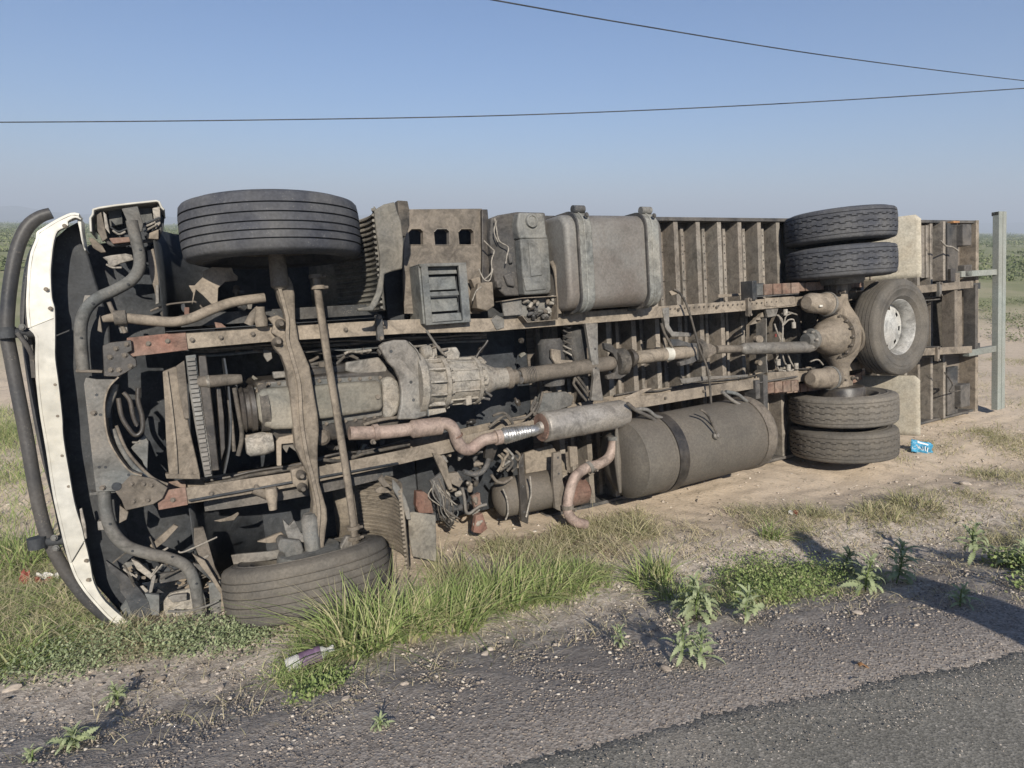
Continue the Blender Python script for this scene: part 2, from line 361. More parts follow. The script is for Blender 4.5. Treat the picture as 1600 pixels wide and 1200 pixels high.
# asphalt carriageway: a slab with a broken edge, a few centimetres proud of the shoulder
def road():
    m = bpy.data.materials.new('asphalt'); m.use_nodes = True; t = m.node_tree; n = t.nodes; l = t.links; b = n['Principled BSDF']
    b.inputs['Roughness'].default_value = .9; b.inputs['Specular IOR Level'].default_value = .2
    tc = n.new('ShaderNodeTexCoord'); vo = n.new('ShaderNodeTexVoronoi'); vo.inputs['Scale'].default_value = 120; l.new(tc.outputs['Object'], vo.inputs[0])
    sc = n.new('ShaderNodeSeparateColor'); l.new(vo.outputs['Color'], sc.inputs[0])
    cr = n.new('ShaderNodeValToRGB'); e = cr.color_ramp.elements; e[0].color = (.105, .100, .088, 1); e[1].color = (.36, .33, .29, 1); e[1].position = 1
    x = e.new(.55); x.color = (.150, .143, .126, 1); x = e.new(.9); x.color = (.19, .18, .16, 1); x = e.new(.975); x.color = (.20, .19, .165, 1)
    l.new(sc.outputs[0], cr.inputs[0])
    nz = n.new('ShaderNodeTexNoise'); nz.inputs['Scale'].default_value = 2.2; nz.inputs['Detail'].default_value = 8; l.new(tc.outputs['Object'], nz.inputs[0])
    mr = n.new('ShaderNodeMapRange'); mr.inputs[1].default_value = .3; mr.inputs[2].default_value = .7; mr.inputs[3].default_value = .85; mr.inputs[4].default_value = 1.25; l.new(nz.outputs[0], mr.inputs[0])
    vm = n.new('ShaderNodeVectorMath'); vm.operation = 'SCALE'; l.new(cr.outputs[0], vm.inputs[0]); l.new(mr.outputs[0], vm.inputs[3]); 
    # drifted dirt and tyre polish, in long irregular patches
    n9 = n.new('ShaderNodeTexNoise'); n9.inputs['Scale'].default_value = 1.1; n9.inputs['Detail'].default_value = 9; n9.inputs['Roughness'].default_value = .7; l.new(tc.outputs['Object'], n9.inputs[0])
    m9 = n.new('ShaderNodeMapRange'); m9.inputs[1].default_value = .50; m9.inputs[2].default_value = .72; m9.inputs[3].default_value = 0; m9.inputs[4].default_value = .5; l.new(n9.outputs[0], m9.inputs[0])
    x9 = n.new('ShaderNodeMix'); x9.data_type = 'RGBA'; l.new(m9.outputs[0], x9.inputs[0]); l.new(vm.outputs[0], x9.inputs[6]); x9.inputs[7].default_value = (.24, .205, .175, 1); l.new(x9.outputs[2], b.inputs['Base Color'])
    bp = n.new('ShaderNodeBump'); bp.inputs['Strength'].default_value = .5; bp.inputs['Distance'].default_value = .004; l.new(vo.outputs['Distance'], bp.inputs['Height']); l.new(bp.outputs[0], b.inputs['Normal'])
    A = Vector((.960, .279, 0)); N = Vector((-.279, .960, 0)); o0 = Vector((0, 1.78, 0))
    ts = list(np.concatenate([np.linspace(-150, -4, 30), np.arange(-3.98, 6, .012), np.linspace(6.1, 200, 40)]))
    v = []; f = []
    for t_ in ts:
        j = .016 * math.sin(t_ * 2.1) + .008 * math.sin(t_ * 7.7 + 1) + .004 * math.sin(t_ * 37) * math.sin(t_ * 5) + .007 * rng.normal()
        for off, z in ((-8, .500), (-.35 + j, .501), (-.09 + j, .5005), (-.045 + j, .499), (j, .494), (.035 + j, .475)):
            p = o0 + A * t_ + N * off; v.append((p.x, p.y, z))
    k = 6
    for i in range(len(ts) - 1):
        for j in range(k - 1): f.append((i * k + j, i * k + j + 1, (i + 1) * k + j + 1, (i + 1) * k + j)[::-1])
    o = raw('road', v, f, m, smooth=True, angle=60); o['kind'] = 'structure'
road()

# hazy range of hills beyond the plain
def hills():
    m = mat('hill_scrub', (.075, .085, .05), (.14, .13, .085), scale=.01, bscale=.05, bump=0)
    for nm, D, H, x0, x1, ph in (('hills', 1900, 112, -3200, -350, .3), ('hills', 2400, 60, -900, 3800, 2.1)):
        xs = np.linspace(x0, x1, 220); v = []; f = []; rows = 7
        for i, x in enumerate(xs):
            e = ss(x0, x0 + 500, x) * (1 - ss(x1 - 1500, x1, x))
            h = H * float(e) * (.62 + .2 * math.sin(x * .0021 + ph) + .12 * math.sin(x * .0057 + ph * 2) + .05 * math.sin(x * .017 + 1) + .02 * math.sin(x * .051))
            for r in range(rows):
                t = r / (rows - 1); v.append((x, D + 500 * (t - .5) * 2, -4 + h * (1 - abs(t - .5) * 2) * (1 + .08 * math.sin(x * .02 + r * 2))))
        for i in range(len(xs) - 1):
            for r in range(rows - 1): f.append((i * rows + r, (i + 1) * rows + r, (i + 1) * rows + r + 1, i * rows + r + 1))
        o = raw(nm, v, f, m, angle=80); o['kind'] = 'structure'
hills()
# ================================================================ OVERTURNED TRUCK
T = bpy.data.objects.new('overturned_truck', None); C.objects.link(T); T.matrix_world = TM; T.empty_display_size = .5
tag(T, 'overturned box truck lying on its side with its whole muddy underbody facing the road', 'truck')
WB = 5.484; UX = Vector((1, 0, 0)); VZ = Vector((0, 0, 1))
def L(u, v, w): return Vector((u, w, v))

# ---- tyres
def tyre_mesh(name, r, hw, ri, kind, m, nseg=192):
    """axis local Z; rib or lug tread cut into the profile"""
    side = [(ri, -hw * .62), (ri + .012, -hw * .80), (ri + .04, -hw * .94), (ri + .043, -hw * .965), (ri + .05, -hw * .965), (ri + .053, -hw * .95), (ri + (r - ri) * .5, -hw * 1.04), (ri + (r - ri) * .5 + .003, -hw * 1.065), (ri + (r - ri) * .5 + .012, -hw * 1.065), (ri + (r - ri) * .5 + .015, -hw * 1.04), (r - .075, -hw * 1.03), (r - .072, -hw * 1.045), (r - .064, -hw * 1.04), (r - .055, -hw * 1.0), (r - .022, -hw * .95)]
    tw = hw * .86
    cols = []
    if kind == 'rib':
        gs = [-.66, -.30, .06, .38, .70]; zs = [-1]
        for g in gs: zs += [g - .035, g - .022, g + .022, g + .035]
        zs.append(1)
        for i, z in enumerate(zs):
            dep = .013 if 0 < i < len(zs) - 1 and (i - 1) % 4 in (1, 2) else 0
            cols.append((z, dep))
        for k in range(4):  cols.append((-.99 + k * .0, 0)) if False else None
    else:
        for i in range(61): cols.append((-1 + 2 * i / 60, None))
    v = []; f = []; nc = len(side) * 2 + len(cols)
    for a in range(nseg):
        th = 2 * math.pi * a / nseg
        prof = []
        for rr, z in side: prof.append((rr, z))
        for z, dep in cols:
            rr = r - .010 * abs(z) ** 3
            if dep is None:
                dd = 0
                zig = .05 * (1 if (a // 3) % 2 else -1)
                for g in (-.48, 0, .48):
                    if abs(z - g - zig) < .036: dd = .014
                if abs(z) > .80:
                    if a % 6 in (0,): dd = max(dd, .003)
                elif a % 6 == 3 and .55 < abs(z): dd = max(dd, .003)
                elif a % 6 == 0 and abs(z) < .42: dd = max(dd, .003)
                if abs(abs(z) - .80) < .02: dd = .010
            else: dd = dep
            prof.append((rr - dd, z * tw))
        for rr, z in reversed(side): prof.append((rr, -z))
        for rr, z in prof: v.append((rr * math.cos(th), rr * math.sin(th), z))
    for a in range(nseg):
        b = (a + 1) % nseg
        for j in range(nc - 1): f.append((a * nc + j, b * nc + j, b * nc + j + 1, a * nc + j + 1))
    me = bpy.data.meshes.new(name); me.from_pydata(v, [], f); me.update(); me.materials.append(MATS[m])
    me.polygons.foreach_set('use_smooth', [True] * len(f)); me.set_sharp_from_angle(angle=R(38)); return me
def rim_mesh(ri, hw, dish=.04, m='rim_alloy'):
    """disc wheel: flange, barrel, dished centre with hand holes"""
    bm = bmesh.new()
    add_lathe(bm, Vector(), VZ, [(-hw * .62, ri + .002), (-hw * .70, ri + .012), (-hw * .72, ri + .004), (-hw * .60, ri - .008), (-hw * .45, ri - .016), (-hw * .2, ri - .035), (hw * .3, ri - .035), (hw * .6, ri - .008), (hw * .70, ri + .012)], 64)
    bm2 = bmesh.new(); N = 80; rr = [ri - .037, ri - .06, ri - .10, ri - .125, .10, .09, .0]
    zz = [hw * .25, hw * .28, hw * .22, hw * .12, hw * .06, hw * .04, hw * .04]
    grid = [[bm2.verts.new((r_ * math.cos(2 * math.pi * k / N), r_ * math.sin(2 * math.pi * k / N), z)) for k in range(N)] for r_, z in zip(rr[:-1], zz[:-1])]
    for i in range(len(grid) - 1):
        for k in range(N):
            if i == 1 and k % 10 in (0, 1, 2): continue          # hand holes
            bm2.faces.new((grid[i][k], grid[i][(k + 1) % N], grid[i + 1][(k + 1) % N], grid[i + 1][k]))
    bm2.faces.new(grid[-1])
    me = bpy.data.meshes.new('rim'); tmp = bpy.data.meshes.new('t'); bm2.to_mesh(tmp); bm.from_mesh(tmp); bm.to_mesh(me); bm.free(); bm2.free()
    me.materials.append(MATS[m]); me.polygons.foreach_set('use_smooth', [True] * len(me.polygons)); me.set_sharp_from_angle(angle=R(35)); return me
front_tyre = tyre_mesh('tyre', .522, .165, .30, 'rib', 'rubber')
front_tyre_d = front_tyre.copy(); front_tyre_d.materials.clear(); front_tyre_d.materials.append(MATS['dusty_rubber'])
rear_tyre = tyre_mesh('tyre', .518, .148, .295, 'lug', 'rubber')
rear_tyre_d = rear_tyre.copy(); rear_tyre_d.materials.clear(); rear_tyre_d.materials.append(MATS['dusty_rubber'])
spare_tyre = tyre_mesh('tyre', .508, .132, .285, 'rib', 'dusty_rubber')
frim = rim_mesh(.30, .165, m='dusty_steel'); rrim = rim_mesh(.295, .148, m='dusty_steel'); srim = rim_mesh(.285, .132)
def wheel(c, ty, rm, label=None, axis=VZ, tilt=None, hub=True, hm='dusty_steel'):
    h = bpy.data.objects.new('wheel', None); C.objects.link(h); h.parent = T; h.location = c
    h.rotation_mode = 'QUATERNION'; q = axis.to_track_quat('Z', 'Y')
    h.rotation_quaternion = q
    a = bpy.data.objects.new('tyre', ty); C.objects.link(a); a.parent = h
    b = bpy.data.objects.new('rim', rm); C.objects.link(b); b.parent = h
    if label: h['label'] = label
    return h
wheel(L(0, 1.066, 0), front_tyre, frim, 'front wheel raised in the air with ribbed tread', axis=-VZ + Vector((.0, .0, 0)))
wheel(L(-.015, -1.145, .0), front_tyre_d, frim, 'dusty front wheel pressed into the grass', axis=VZ + YW * .22)
wheel(L(WB, 1.10, 0), rear_tyre, rrim, axis=-VZ); wheel(L(WB, .745, 0), rear_tyre, rrim, axis=-VZ)
wheel(L(WB, -.745, 0), rear_tyre_d, rrim); wheel(L(WB, -1.10, 0), rear_tyre_d, rrim)
sp = P(1412, 511, -.30); spare = wheel(L(sp.x, sp.z, -.30 + .135), spare_tyre, srim, 'spare wheel slung flat under the tail with a pale rim', axis=Vector((0, -1, 0)) )
spare.rotation_quaternion = Vector((0, 1, 0)).to_track_quat('Z', 'Y')
for k in range(3):
    a = .6 + k * 2.1
# tyre hubs (brake drums)
for v in (1.066, -1.066):
    s = 1 if v > 0 else -1
    lathe('brake_drum', L(0, v - s * .09, 0), VZ * s, [(-.02, .0), (-.02, .19), (.02, .205), (.16, .205), (.16, .12)], 'dusty_steel', T)
for s in (1, -1):
    lathe('brake_drum', L(WB, s * .56, 0), VZ * s, [(-.03, 0), (-.03, .21), (.0, .225), (.17, .225), (.17, .1)], 'dusty_steel', T)

# ---- frame rails (C channel swept along a traced line)
def rail(name, pts, w, width, depth, m, side, parent=T):
    q = PP(pts, w); bm = bmesh.new(); rows = []; t = .012
    for p in q:
        a = width / 2
        o = a * side; i = -a * side
        sec = [(o, 0), (i, 0), (i, t), (o - t * side, t), (o - t * side, depth - t), (i, depth - t), (i, depth), (o, depth)]
        rows.append([bm.verts.new(p + VZ * x + YW * y) for x, y in sec])
    for A, B in zip(rows, rows[1:]):
        for j in range(8): bm.faces.new((A[j], B[j], B[(j + 1) % 8], A[(j + 1) % 8]))
    bm.faces.new(rows[0]); bm.faces.new(rows[-1][::-1])
    return obj(name, bm, m, parent, bevel=.003)
rail('frame_rail', [(285, 533), (430, 521), (640, 510), (760, 508), (1165, 477.5), (1242, 471)], .03, .098, .27, 'tan_steel', 1)
rail('frame_rail', [(1215, 474), (1521, 444)], .07, .088, .24, 'tan_steel', 1)
rail('frame_rail', [(285, 776), (455, 750), (620, 716), (980, 632), (1175, 600), (1248, 586)], .03, .098, .27, 'tan_steel', -1)
rail('frame_rail', [(1215, 597), (1440, 550), (1519, 546)], .07, .088, .24, 'tan_steel', -1)
rail('frame_extension', [(200, 543), (292, 532.5)], .022, .11, .25, 'rust_primer', 1)
rail('frame_extension', [(246, 783), (292, 775)], .022, .11, .25, 'rust_primer', -1)
for x, y in ((232, 537), (262, 533), (300, 531), (345, 527), (395, 522), (540, 515), (600, 510), (700, 507), (270, 781), (330, 771), (400, 760), (1060, 484), (1120, 480), (1100, 611), (1040, 622)):
    bolt(P(x, y, .02), 'dusty_steel', T, .010)
# clamps round the rails
for x, y, w in ((593, 512, .0), (1170, 480, .01), (1468, 452, .05), (1465, 553, .05)):
    p = P(x, y, w); box('u_bolt_clamp', p.x - .022, p.x + .022, p.z - .085, p.z + .085, w - .015, w + .03, 'dusty_steel', T)
    for s in (-1, 1): bolt(p + VZ * s * .07, 'dusty_steel', T, .014, .03)

# ---- front cross member and its gussets
plate('front_cross_member', [(150, 593), (178, 593), (186, 590), (170, 608), (164, 630), (164, 660), (170, 688), (182, 712), (200, 732), (222, 742), (213, 766), (150, 769), (146, 735), (139, 670), (131, 600), (134, 590)], .0, .05, 'grey_steel', T)
plate('gusset_plate', [(160, 540), (172, 535), (205, 531), (207, 548), (200, 551), (213, 562), (214, 572), (196, 583), (184, 589), (162, 588)], -.006, .02, 'dusty_steel', T)
plate('gusset_plate', [(187, 760), (205, 742), (240, 748), (262, 762), (254, 779), (240, 788), (196, 798), (190, 782), (180, 768)], -.006, .02, 'dusty_steel', T)
wall('cross_member_flange', [(186, 590), (170, 608), (164, 640), (172, 690), (200, 732), (222, 742)], -.02, .12, .008, 'tan_steel', T)
for x, y in ((172, 558), (181, 545), (198, 538), (195, 555), (204, 572), (173, 578), (186, 578), (205, 756), (224, 756), (236, 758), (231, 781), (208, 783), (160, 762), (146, 645)):
    bolt(P(x, y, -.008), 'dusty_steel', T, .010)
p = P(182, 760, -.008); lathe('hole_shade_disc', L(p.x, p.z, -.009), -YW, [(0, 0), (0, .024), (.002, .024), (.002, .018), (-.001, .018), (-.001, 0)], 'black_plastic', T, seg=20)  # nothing is cut: a black disc stands in for the shade inside a hole
for x, y in ((151, 617), (165, 730), (155, 730), (157, 648), (201, 742)):
    p = P(x, y, -.001); lathe('hole_shade_disc', p, -YW, [(0, 0), (0, .008), (.001, .008), (.001, 0)], 'black_plastic', T, seg=12)  # small black discs painted as the shade of drilled holes

# ---- white bumper: bottom flange, face, three sections
outer = [(123, 337), (112, 336), (90, 346), (66, 361), (61, 365), (60, 374), (52, 395), (48, 420), (46, 450), (45, 480), (48, 512), (59, 526), (59, 560), (61, 600), (66, 644), (72, 680), (77, 710), (82, 745), (88, 780), (96, 815), (105, 853), (112, 878), (121, 901), (136, 924), (154, 945), (170, 962), (190, 979)]
inner = [(126, 343), (117, 340), (106, 346), (106, 353), (90, 361), (84, 378), (81, 400), (79, 430), (81, 465), (85, 480), (86, 497), (86, 530), (86, 560), (91, 597), (97, 652), (98, 676), (102, 706), (108, 740), (113, 770), (119, 797), (127, 822), (132, 845), (137, 864), (142, 888), (147, 912), (165, 941), (205, 976)]
for a, b_ in ((0, 11), (10, 22), (21, 27)):
    wb_ = .075 if a != 10 else .060
    o_, i_ = outer[a:b_], inner[a:b_]
    bs = plate('bumper_section', o_ + i_[::-1], wb_, .012, 'white_paint', T, bevel=.004)
    face = wall('bumper_face', o_, wb_ + .002, wb_ + .16, .012, 'white_paint', bs, n=3)
    wall('bumper_lip', i_, wb_ - .008, wb_ + .03, .006, 'white_paint', bs, n=3)
for x, y in ((101, 353), (72, 452), (79, 482), (86, 601), (90, 650), (97, 712), (107, 760), (135, 876), (138, 906)):
    bolt(P(x, y, .062), 'tan_steel', T, .008, .006)
wall('bumper_trim', [(62, 528), (66, 575), (71, 625), (80, 690), (92, 755), (103, 815), (113, 858)], .20, .42, .02, 'dark_steel', T)
wall('bumper_trim', [(54, 400), (48, 440), (46, 490), (50, 530), (56, 590)], .20, .30, .02, 'dark_steel', T)
# return of the bumper at the raised end
plate('bumper_end', [(120, 336), (127, 341), (128, 360), (132, 385), (135, 391), (132, 392), (127, 375), (124, 358), (121, 346)], .10, .16, 'white_paint', T)

# ---- black grille guard
gt = [(80, 333), (64, 338), (48, 349), (36, 366), (26, 392), (19, 425), (13, 470), (11, 520), (18, 562), (30, 625), (43, 692), (55, 762), (68, 820), (84, 860), (106, 898), (138, 938), (176, 972)]
tube('guard_tube', PP(gt, .13), [.030, .032] + [.034] * 14 + [.032], 'black_tube', T, seg=16)
g2 = [(66, 368), (50, 400), (42, 440), (38, 500), (44, 560), (56, 640), (70, 710), (88, 780), (104, 850), (124, 900)]
tube('guard_inner_tube', PP(g2, .34), .020, 'black_tube', T)
for x, y, x2, y2 in ((10, 520, 62, 520), (58, 848, 112, 842)):
    a, b_ = P(x, y, .10), P(x2, y2, .13)
    tube('guard_clamp', [a + (a - b_) * .10, b_], .028, 'black_plastic', T, seg=12, smooth=False)
    lathe('clamp_collar', a - VZ * .03, VZ, [(0, 0), (0, .045), (.06, .045), (.06, 0)], 'black_plastic', T, seg=20)
    for s in (-.03, .03): bolt(a.lerp(b_, .55) + VZ * s - YW * .045, 'grey_steel', T, .012)
a = P(24, 548, .03)
tube('guard_brace', [P(27, 520, .05), P(45, 545, .05), P(52, 562, .08)], .012, 'dark_steel', T)

# ---- bent support tubes (hood/bumper stays)
tube('bent_support_tube', PP([(206, 345), (212, 372), (218, 398), (217, 420), (205, 438), (180, 453), (156, 464), (138, 479), (128, 500), (126, 527), (130, 578)], .06), .032, 'grey_steel', T, seg=16)
plate('tube_flange', [(190, 326), (215, 322), (224, 350), (222, 362), (203, 364), (198, 344)], .05, .012, 'grey_steel', T)
tube('bent_support_tube', PP([(163, 765), (166, 800), (176, 830), (198, 853), (232, 865), (264, 872), (290, 884), (303, 906), (309, 935), (313, 963)], .04), .034, 'grey_steel', T, seg=16)
plate('tube_flange', [(296, 905), (309, 903), (321, 935), (325, 968), (303, 968), (299, 935)], .03, .012, 'grey_steel', T)
for x, y in ((219, 390), (200, 444), (145, 474), (127, 528)): bolt(P(x, y, .028), 'black_plastic', T, .005, .004)
for x, y in ((172, 819), (207, 861), (269, 870), (307, 912)): bolt(P(x, y, .006), 'black_plastic', T, .005, .004)
plate('bracket', [(118, 577), (160, 579), (160, 583), (118, 582)], .03, .08, 'dusty_steel', T)
plate('bracket', [(140, 770), (182, 766), (182, 770), (140, 775)], .03, .08, 'dusty_steel', T)
plate('tow_hook', [(124, 796), (128, 794), (134, 820), (136, 842), (131, 842)], .06, .02, 'pale_wire', T)
plate('bracket', [(152, 815), (164, 814), (165, 828), (153, 829)], .05, .05, 'dusty_steel', T)
plate('bracket', [(187, 790), (201, 800), (198, 812), (186, 818)], .04, .05, 'dusty_steel', T)
plate('bracket', [(128, 478), (132, 461), (158, 462), (140, 476)], .07, .02, 'dusty_steel', T)

# ---- hood, firewall and cab shell (roof side lies away from the road)
def hood():
    us = [-1.22, -1.10, -.8, -.3, .3, .9]; bm = bmesh.new(); rows = []
    for u, hv, w0, w1 in ((-1.18, .84, .40, .80), (-1.0, 1.06, .38, .98), (-.62, 1.13, .52, 1.12), (-.2, 1.14, .66, 1.2), (.5, 1.14, .70, 1.3), (.95, 1.14, .55, 1.35)):
        c = .12; rows.append([bm.verts.new(L(u, v, w)) for v, w in ((-hv, w0), (hv, w0), (hv, w1 - c), (hv - c, w1), (-hv + c, w1), (-hv, w1 - c))])
    for A, B in zip(rows, rows[1:]):
        for j in range(6): bm.faces.new((A[j], B[j], B[(j + 1) % 6], A[(j + 1) % 6]))
    bm.faces.new(rows[0]); bm.faces.new(rows[-1][::-1])
    obj('hood', bm, 'black_plastic', T, bevel=.01)
    bm = bmesh.new(); rows = []
    prof = [(.98, .62), (2.05, .62), (2.05, 2.55), (1.45, 2.62), (1.0, 1.42)]
    for v in (-1.15, 1.15): rows.append([bm.verts.new(L(u, v, w)) for u, w in prof])
    bm.faces.new(rows[0]); bm.faces.new(rows[1][::-1])
    for j in range(5): bm.faces.new((rows[0][j], rows[0][(j + 1) % 5], rows[1][(j + 1) % 5], rows[1][j]))
    cab = obj('cab', bm, 'white_paint', T, bevel=.03)
    box('windscreen', 1.02, 1.03, -.95, .95, 1.5, 1.55, 'black_plastic', cab)
    for s in (1, -1): plate_side = obj('side_window', add_prism(bmesh.new(), [L(1.25, s * 1.152, 1.6), L(1.9, s * 1.152, 1.6), L(1.9, s * 1.152, 2.3), L(1.5, s * 1.152, 2.3)], VZ * s * .006), 'black_plastic', cab)
hood()
# black inner apron just behind the bumper
plate('inner_apron', [(104, 356), (122, 346), (134, 385), (150, 440), (170, 500), (176, 600), (180, 700), (196, 820), (235, 960), (205, 976), (150, 915), (116, 800), (92, 650), (80, 520), (76, 420), (86, 372)], .22, .02, 'black_plastic', T, bevel=.01)
tube('apron_rib', PP([(126, 395), (118, 430), (112, 470), (108, 520)], .33), .012, 'black_plastic', T)
# inner fender walls
for s in (1, -1):
    bm = bmesh.new(); q = []
    for k in range(15):
        a = R(-10 + k * 200 / 14); q.append((-.66 * math.cos(a), .10 + .60 * math.sin(a)))
    rows = [[bm.verts.new(L(u, s * v, w)) for v in (.50, 1.13)] for u, w in q if w > .14 and u < .15]
    for A, B in zip(rows, rows[1:]): bm.faces.new((A[0], B[0], B[1], A[1]))
    o = obj('wheel_arch', bm, 'black_plastic', T); sm = o.modifiers.new('t', 'SOLIDIFY'); sm.thickness = .008
    bm = bmesh.new(); vv = [bm.verts.new(L(u, s * .505, w)) for u, w in q]; bm.faces.new(vv); o = obj('arch_inner_wall', bm, 'black_plastic', T); sm = o.modifiers.new('t', 'SOLIDIFY'); sm.thickness = .006

# ---- raised headlamp corner
hs = wall('headlamp_shell', [(140, 362), (139, 340), (143, 334), (144, 326), (154, 323), (180, 319), (215, 315), (244, 312), (250, 314), (254, 323), (258, 327)], .12, .42, .012, 'white_paint', T, n=1, smooth_path=False, bevel=.004)
plate('headlamp_back', [(152, 330), (250, 320), (258, 330), (254, 372), (230, 388), (175, 386), (150, 362)], .32, .02, 'black_plastic', T)
tube('headlamp_rim', PP([(154, 328), (155, 350), (166, 375), (180, 383), (215, 378), (246, 372), (250, 345), (247, 318)], .17), .010, 'dusty_steel', T)
for nm, q, w, m in (('shell_bracket', [(151, 336), (158, 331), (168, 372), (160, 378), (152, 360)], .14, 'dusty_steel'),
                    ('shell_bracket', [(161, 330), (166, 335), (172, 366), (164, 356)], .12, 'pale_wire'),
                    ('lamp_panel', [(168, 328), (190, 326), (192, 350), (172, 354)], .22, 'grey_steel'),
                    ('lamp_panel', [(216, 326), (236, 323), (240, 348), (218, 350)], .22, 'grey_steel'),
                    ('shell_bracket', [(238, 325), (250, 323), (251, 350), (243, 358), (240, 340)], .14, 'cast_alloy'),
                    ('shell_bracket', [(170, 372), (202, 370), (205, 378), (176, 381)], .13, 'tan_steel'),
                    ('shell_bracket', [(228, 366), (248, 358), (248, 374), (230, 373)], .13, 'tan_steel'),
                    ('splash_guard', [(138, 371), (146, 372), (160, 384), (166, 394), (158, 395), (145, 387)], .16, 'tan_steel'),
                    ('torn_bracket', [(160, 402), (172, 399), (196, 396), (206, 398), (209, 406), (190, 411), (178, 416), (170, 418), (168, 408)], .12, 'cast_alloy')):
    plate(nm, q, w, .025, m, T)
tube('lamp_wire', PP([(172, 354), (185, 362), (200, 357), (225, 350), (240, 344), (250, 340)], .12), .006, 'black_plastic', T)
for q in ([(176, 360), (186, 366), (196, 362)], [(222, 355), (232, 352), (243, 347)], [(225, 362), (236, 356), (244, 352)], [(166, 413), (176, 418), (190, 418)]):
    tube('lamp_wire', PP(q, .11), .006, 'pale_wire', T)
plate('hood_stay', [(230, 392), (240, 388), (248, 430), (250, 470), (245, 475), (241, 452), (234, 430)], .16, .03, 'dusty_steel', T)
plate('hood_stay', [(243, 446), (248, 444), (249, 474), (243, 476)], .14, .03, 'tan_steel', T)

# ---- sway bar
tube('sway_bar', PP([(160, 499), (185, 496), (225, 500), (270, 503), (300, 497), (330, 484), (365, 472), (414, 465)], .01), [.018, .028, .03, .03, .03, .03, .029, .029], 'tan_steel', T, seg=14)
lathe('sway_bar_bush', P(178, 497, .01), UX, [(0, 0), (0, .042), (.06, .042), (.06, 0)], 'hose_rubber', T, seg=18)
tube('sway_link', PP([(170, 472), (178, 490), (188, 505), (196, 520)], .03), .012, 'dusty_steel', T)
plate('link_bracket', [(183, 505), (198, 505), (200, 520), (188, 521)], .03, .04, 'tan_steel', T)
plate('link_bracket', [(156, 492), (160, 520), (152, 517), (154, 500)], .05, .03, 'dusty_steel', T)
plate('mounting_bracket', [(295, 446), (304, 446), (318, 432), (318, 424), (332, 417), (350, 418), (362, 418), (365, 426), (372, 432), (371, 438), (352, 440), (341, 450), (340, 474), (333, 478), (318, 462), (306, 452), (302, 470), (300, 476), (302, 458)], .10, .04, 'tan_steel', T)
tube('brake_pipe', PP([(235, 486), (262, 476), (295, 472), (306, 472), (316, 481)], .2), .006, 'dusty_steel', T)
plate('bracket', [(288, 480), (296, 480), (296, 494), (288, 494)], .15, .03, 'tan_steel', T)
plate('rail_bracket', [(335, 503), (346, 505), (356, 513), (338, 514)], .05, .03, 'tan_steel', T)
plate('rail_bracket', [(314, 516), (336, 513), (336, 520), (314, 521)], .05, .03, 'tan_steel', T)
# shock absorbers
tube('shock_absorber', PP([(388, 508), (396, 493), (406, 483)], .03), .028, 'dusty_steel', T, smooth=False)
lathe('bump_stop', P(408, 500, -.01), VZ, [(-.04, 0), (-.04, .035), (.0, .04), (.05, .028), (.08, .03), (.08, 0)], 'tan_steel', T, seg=18)
tube('shock_absorber', PP([(396, 764), (406, 768), (420, 774)], .03), .03, 'dusty_steel', T, smooth=False)
lathe('bump_stop', P(424, 772, -.01), -VZ, [(-.04, 0), (-.04, .035), (.0, .04), (.06, .028), (.10, .025), (.10, 0)], 'tan_steel', T, seg=18)

# ---- front axle beam and steering rod
ax = plate('front_axle_beam', [(426, 429), (440, 429), (452, 431), (458, 444), (461, 460), (462, 500), (467, 532), (475, 550), (484, 572), (489, 600), (492, 620), (497, 648), (499, 672), (497, 700), (497, 722), (499, 754), (505, 775), (511, 796), (512, 812), (509, 835), (507, 850), (508, 872), (481, 872), (481, 840), (483, 826), (489, 800), (490, 785), (486, 762), (478, 735), (466, 708), (462, 700), (458, 660), (453, 615), (447, 575), (440, 556), (430, 545), (425, 532), (437, 526), (447, 520), (448, 505), (445, 488), (437, 470), (431, 450)], -.035, .11, 'tan_steel', T, bevel=.014, seg=3)
wall('axle_web', [(437, 440), (445, 470), (452, 500), (452, 530), (460, 560), (470, 600), (474, 660), (482, 710), (492, 750), (500, 790), (500, 820), (494, 868)], -.055, .0, .02, 'tan_steel', T)
for x, y, w in ((438, 506, -.05), (434, 534, -.04), (470, 742, -.04), (472, 762, -.04)):
    p = P(x, y, w); lathe('axle_u_bolt', p, -YW, [(-.02, 0), (-.02, .03), (.0, .032), (.03, .016), (.05, .014), (.05, 0)], 'dusty_steel', T, seg=16)
for q in ([(418, 497), (434, 492), (446, 500), (449, 522), (440, 530), (424, 520), (428, 508)], [(455, 735), (475, 728), (482, 745), (482, 765), (470, 768), (458, 756)]):
    plate('spring_seat', q, -.02, .08, 'tan_steel', T, bevel=.01)
tube('steering_rod', PP([(494, 434), (500, 480), (512, 560), (527, 650), (540, 730), (550, 800), (556, 855)], -.05), .031, 'tan_steel', T, seg=14, flat=.7)
for x, y in ((493, 432), (497, 449), (552, 824), (553, 840)):
    lathe('rod_clamp', P(x, y, -.05) - VZ * .012, VZ, [(0, 0), (0, .043), (.024, .043), (.024, 0)], 'tan_steel', T, seg=16)
    bolt(P(x + 8, y, -.06), 'dusty_steel', T, .011, .03, axis=UX)
plate('steering_arm', [(541, 838), (560, 838), (566, 862), (540, 870), (519, 874), (530, 858)], -.06, .05, 'tan_steel', T, bevel=.01)
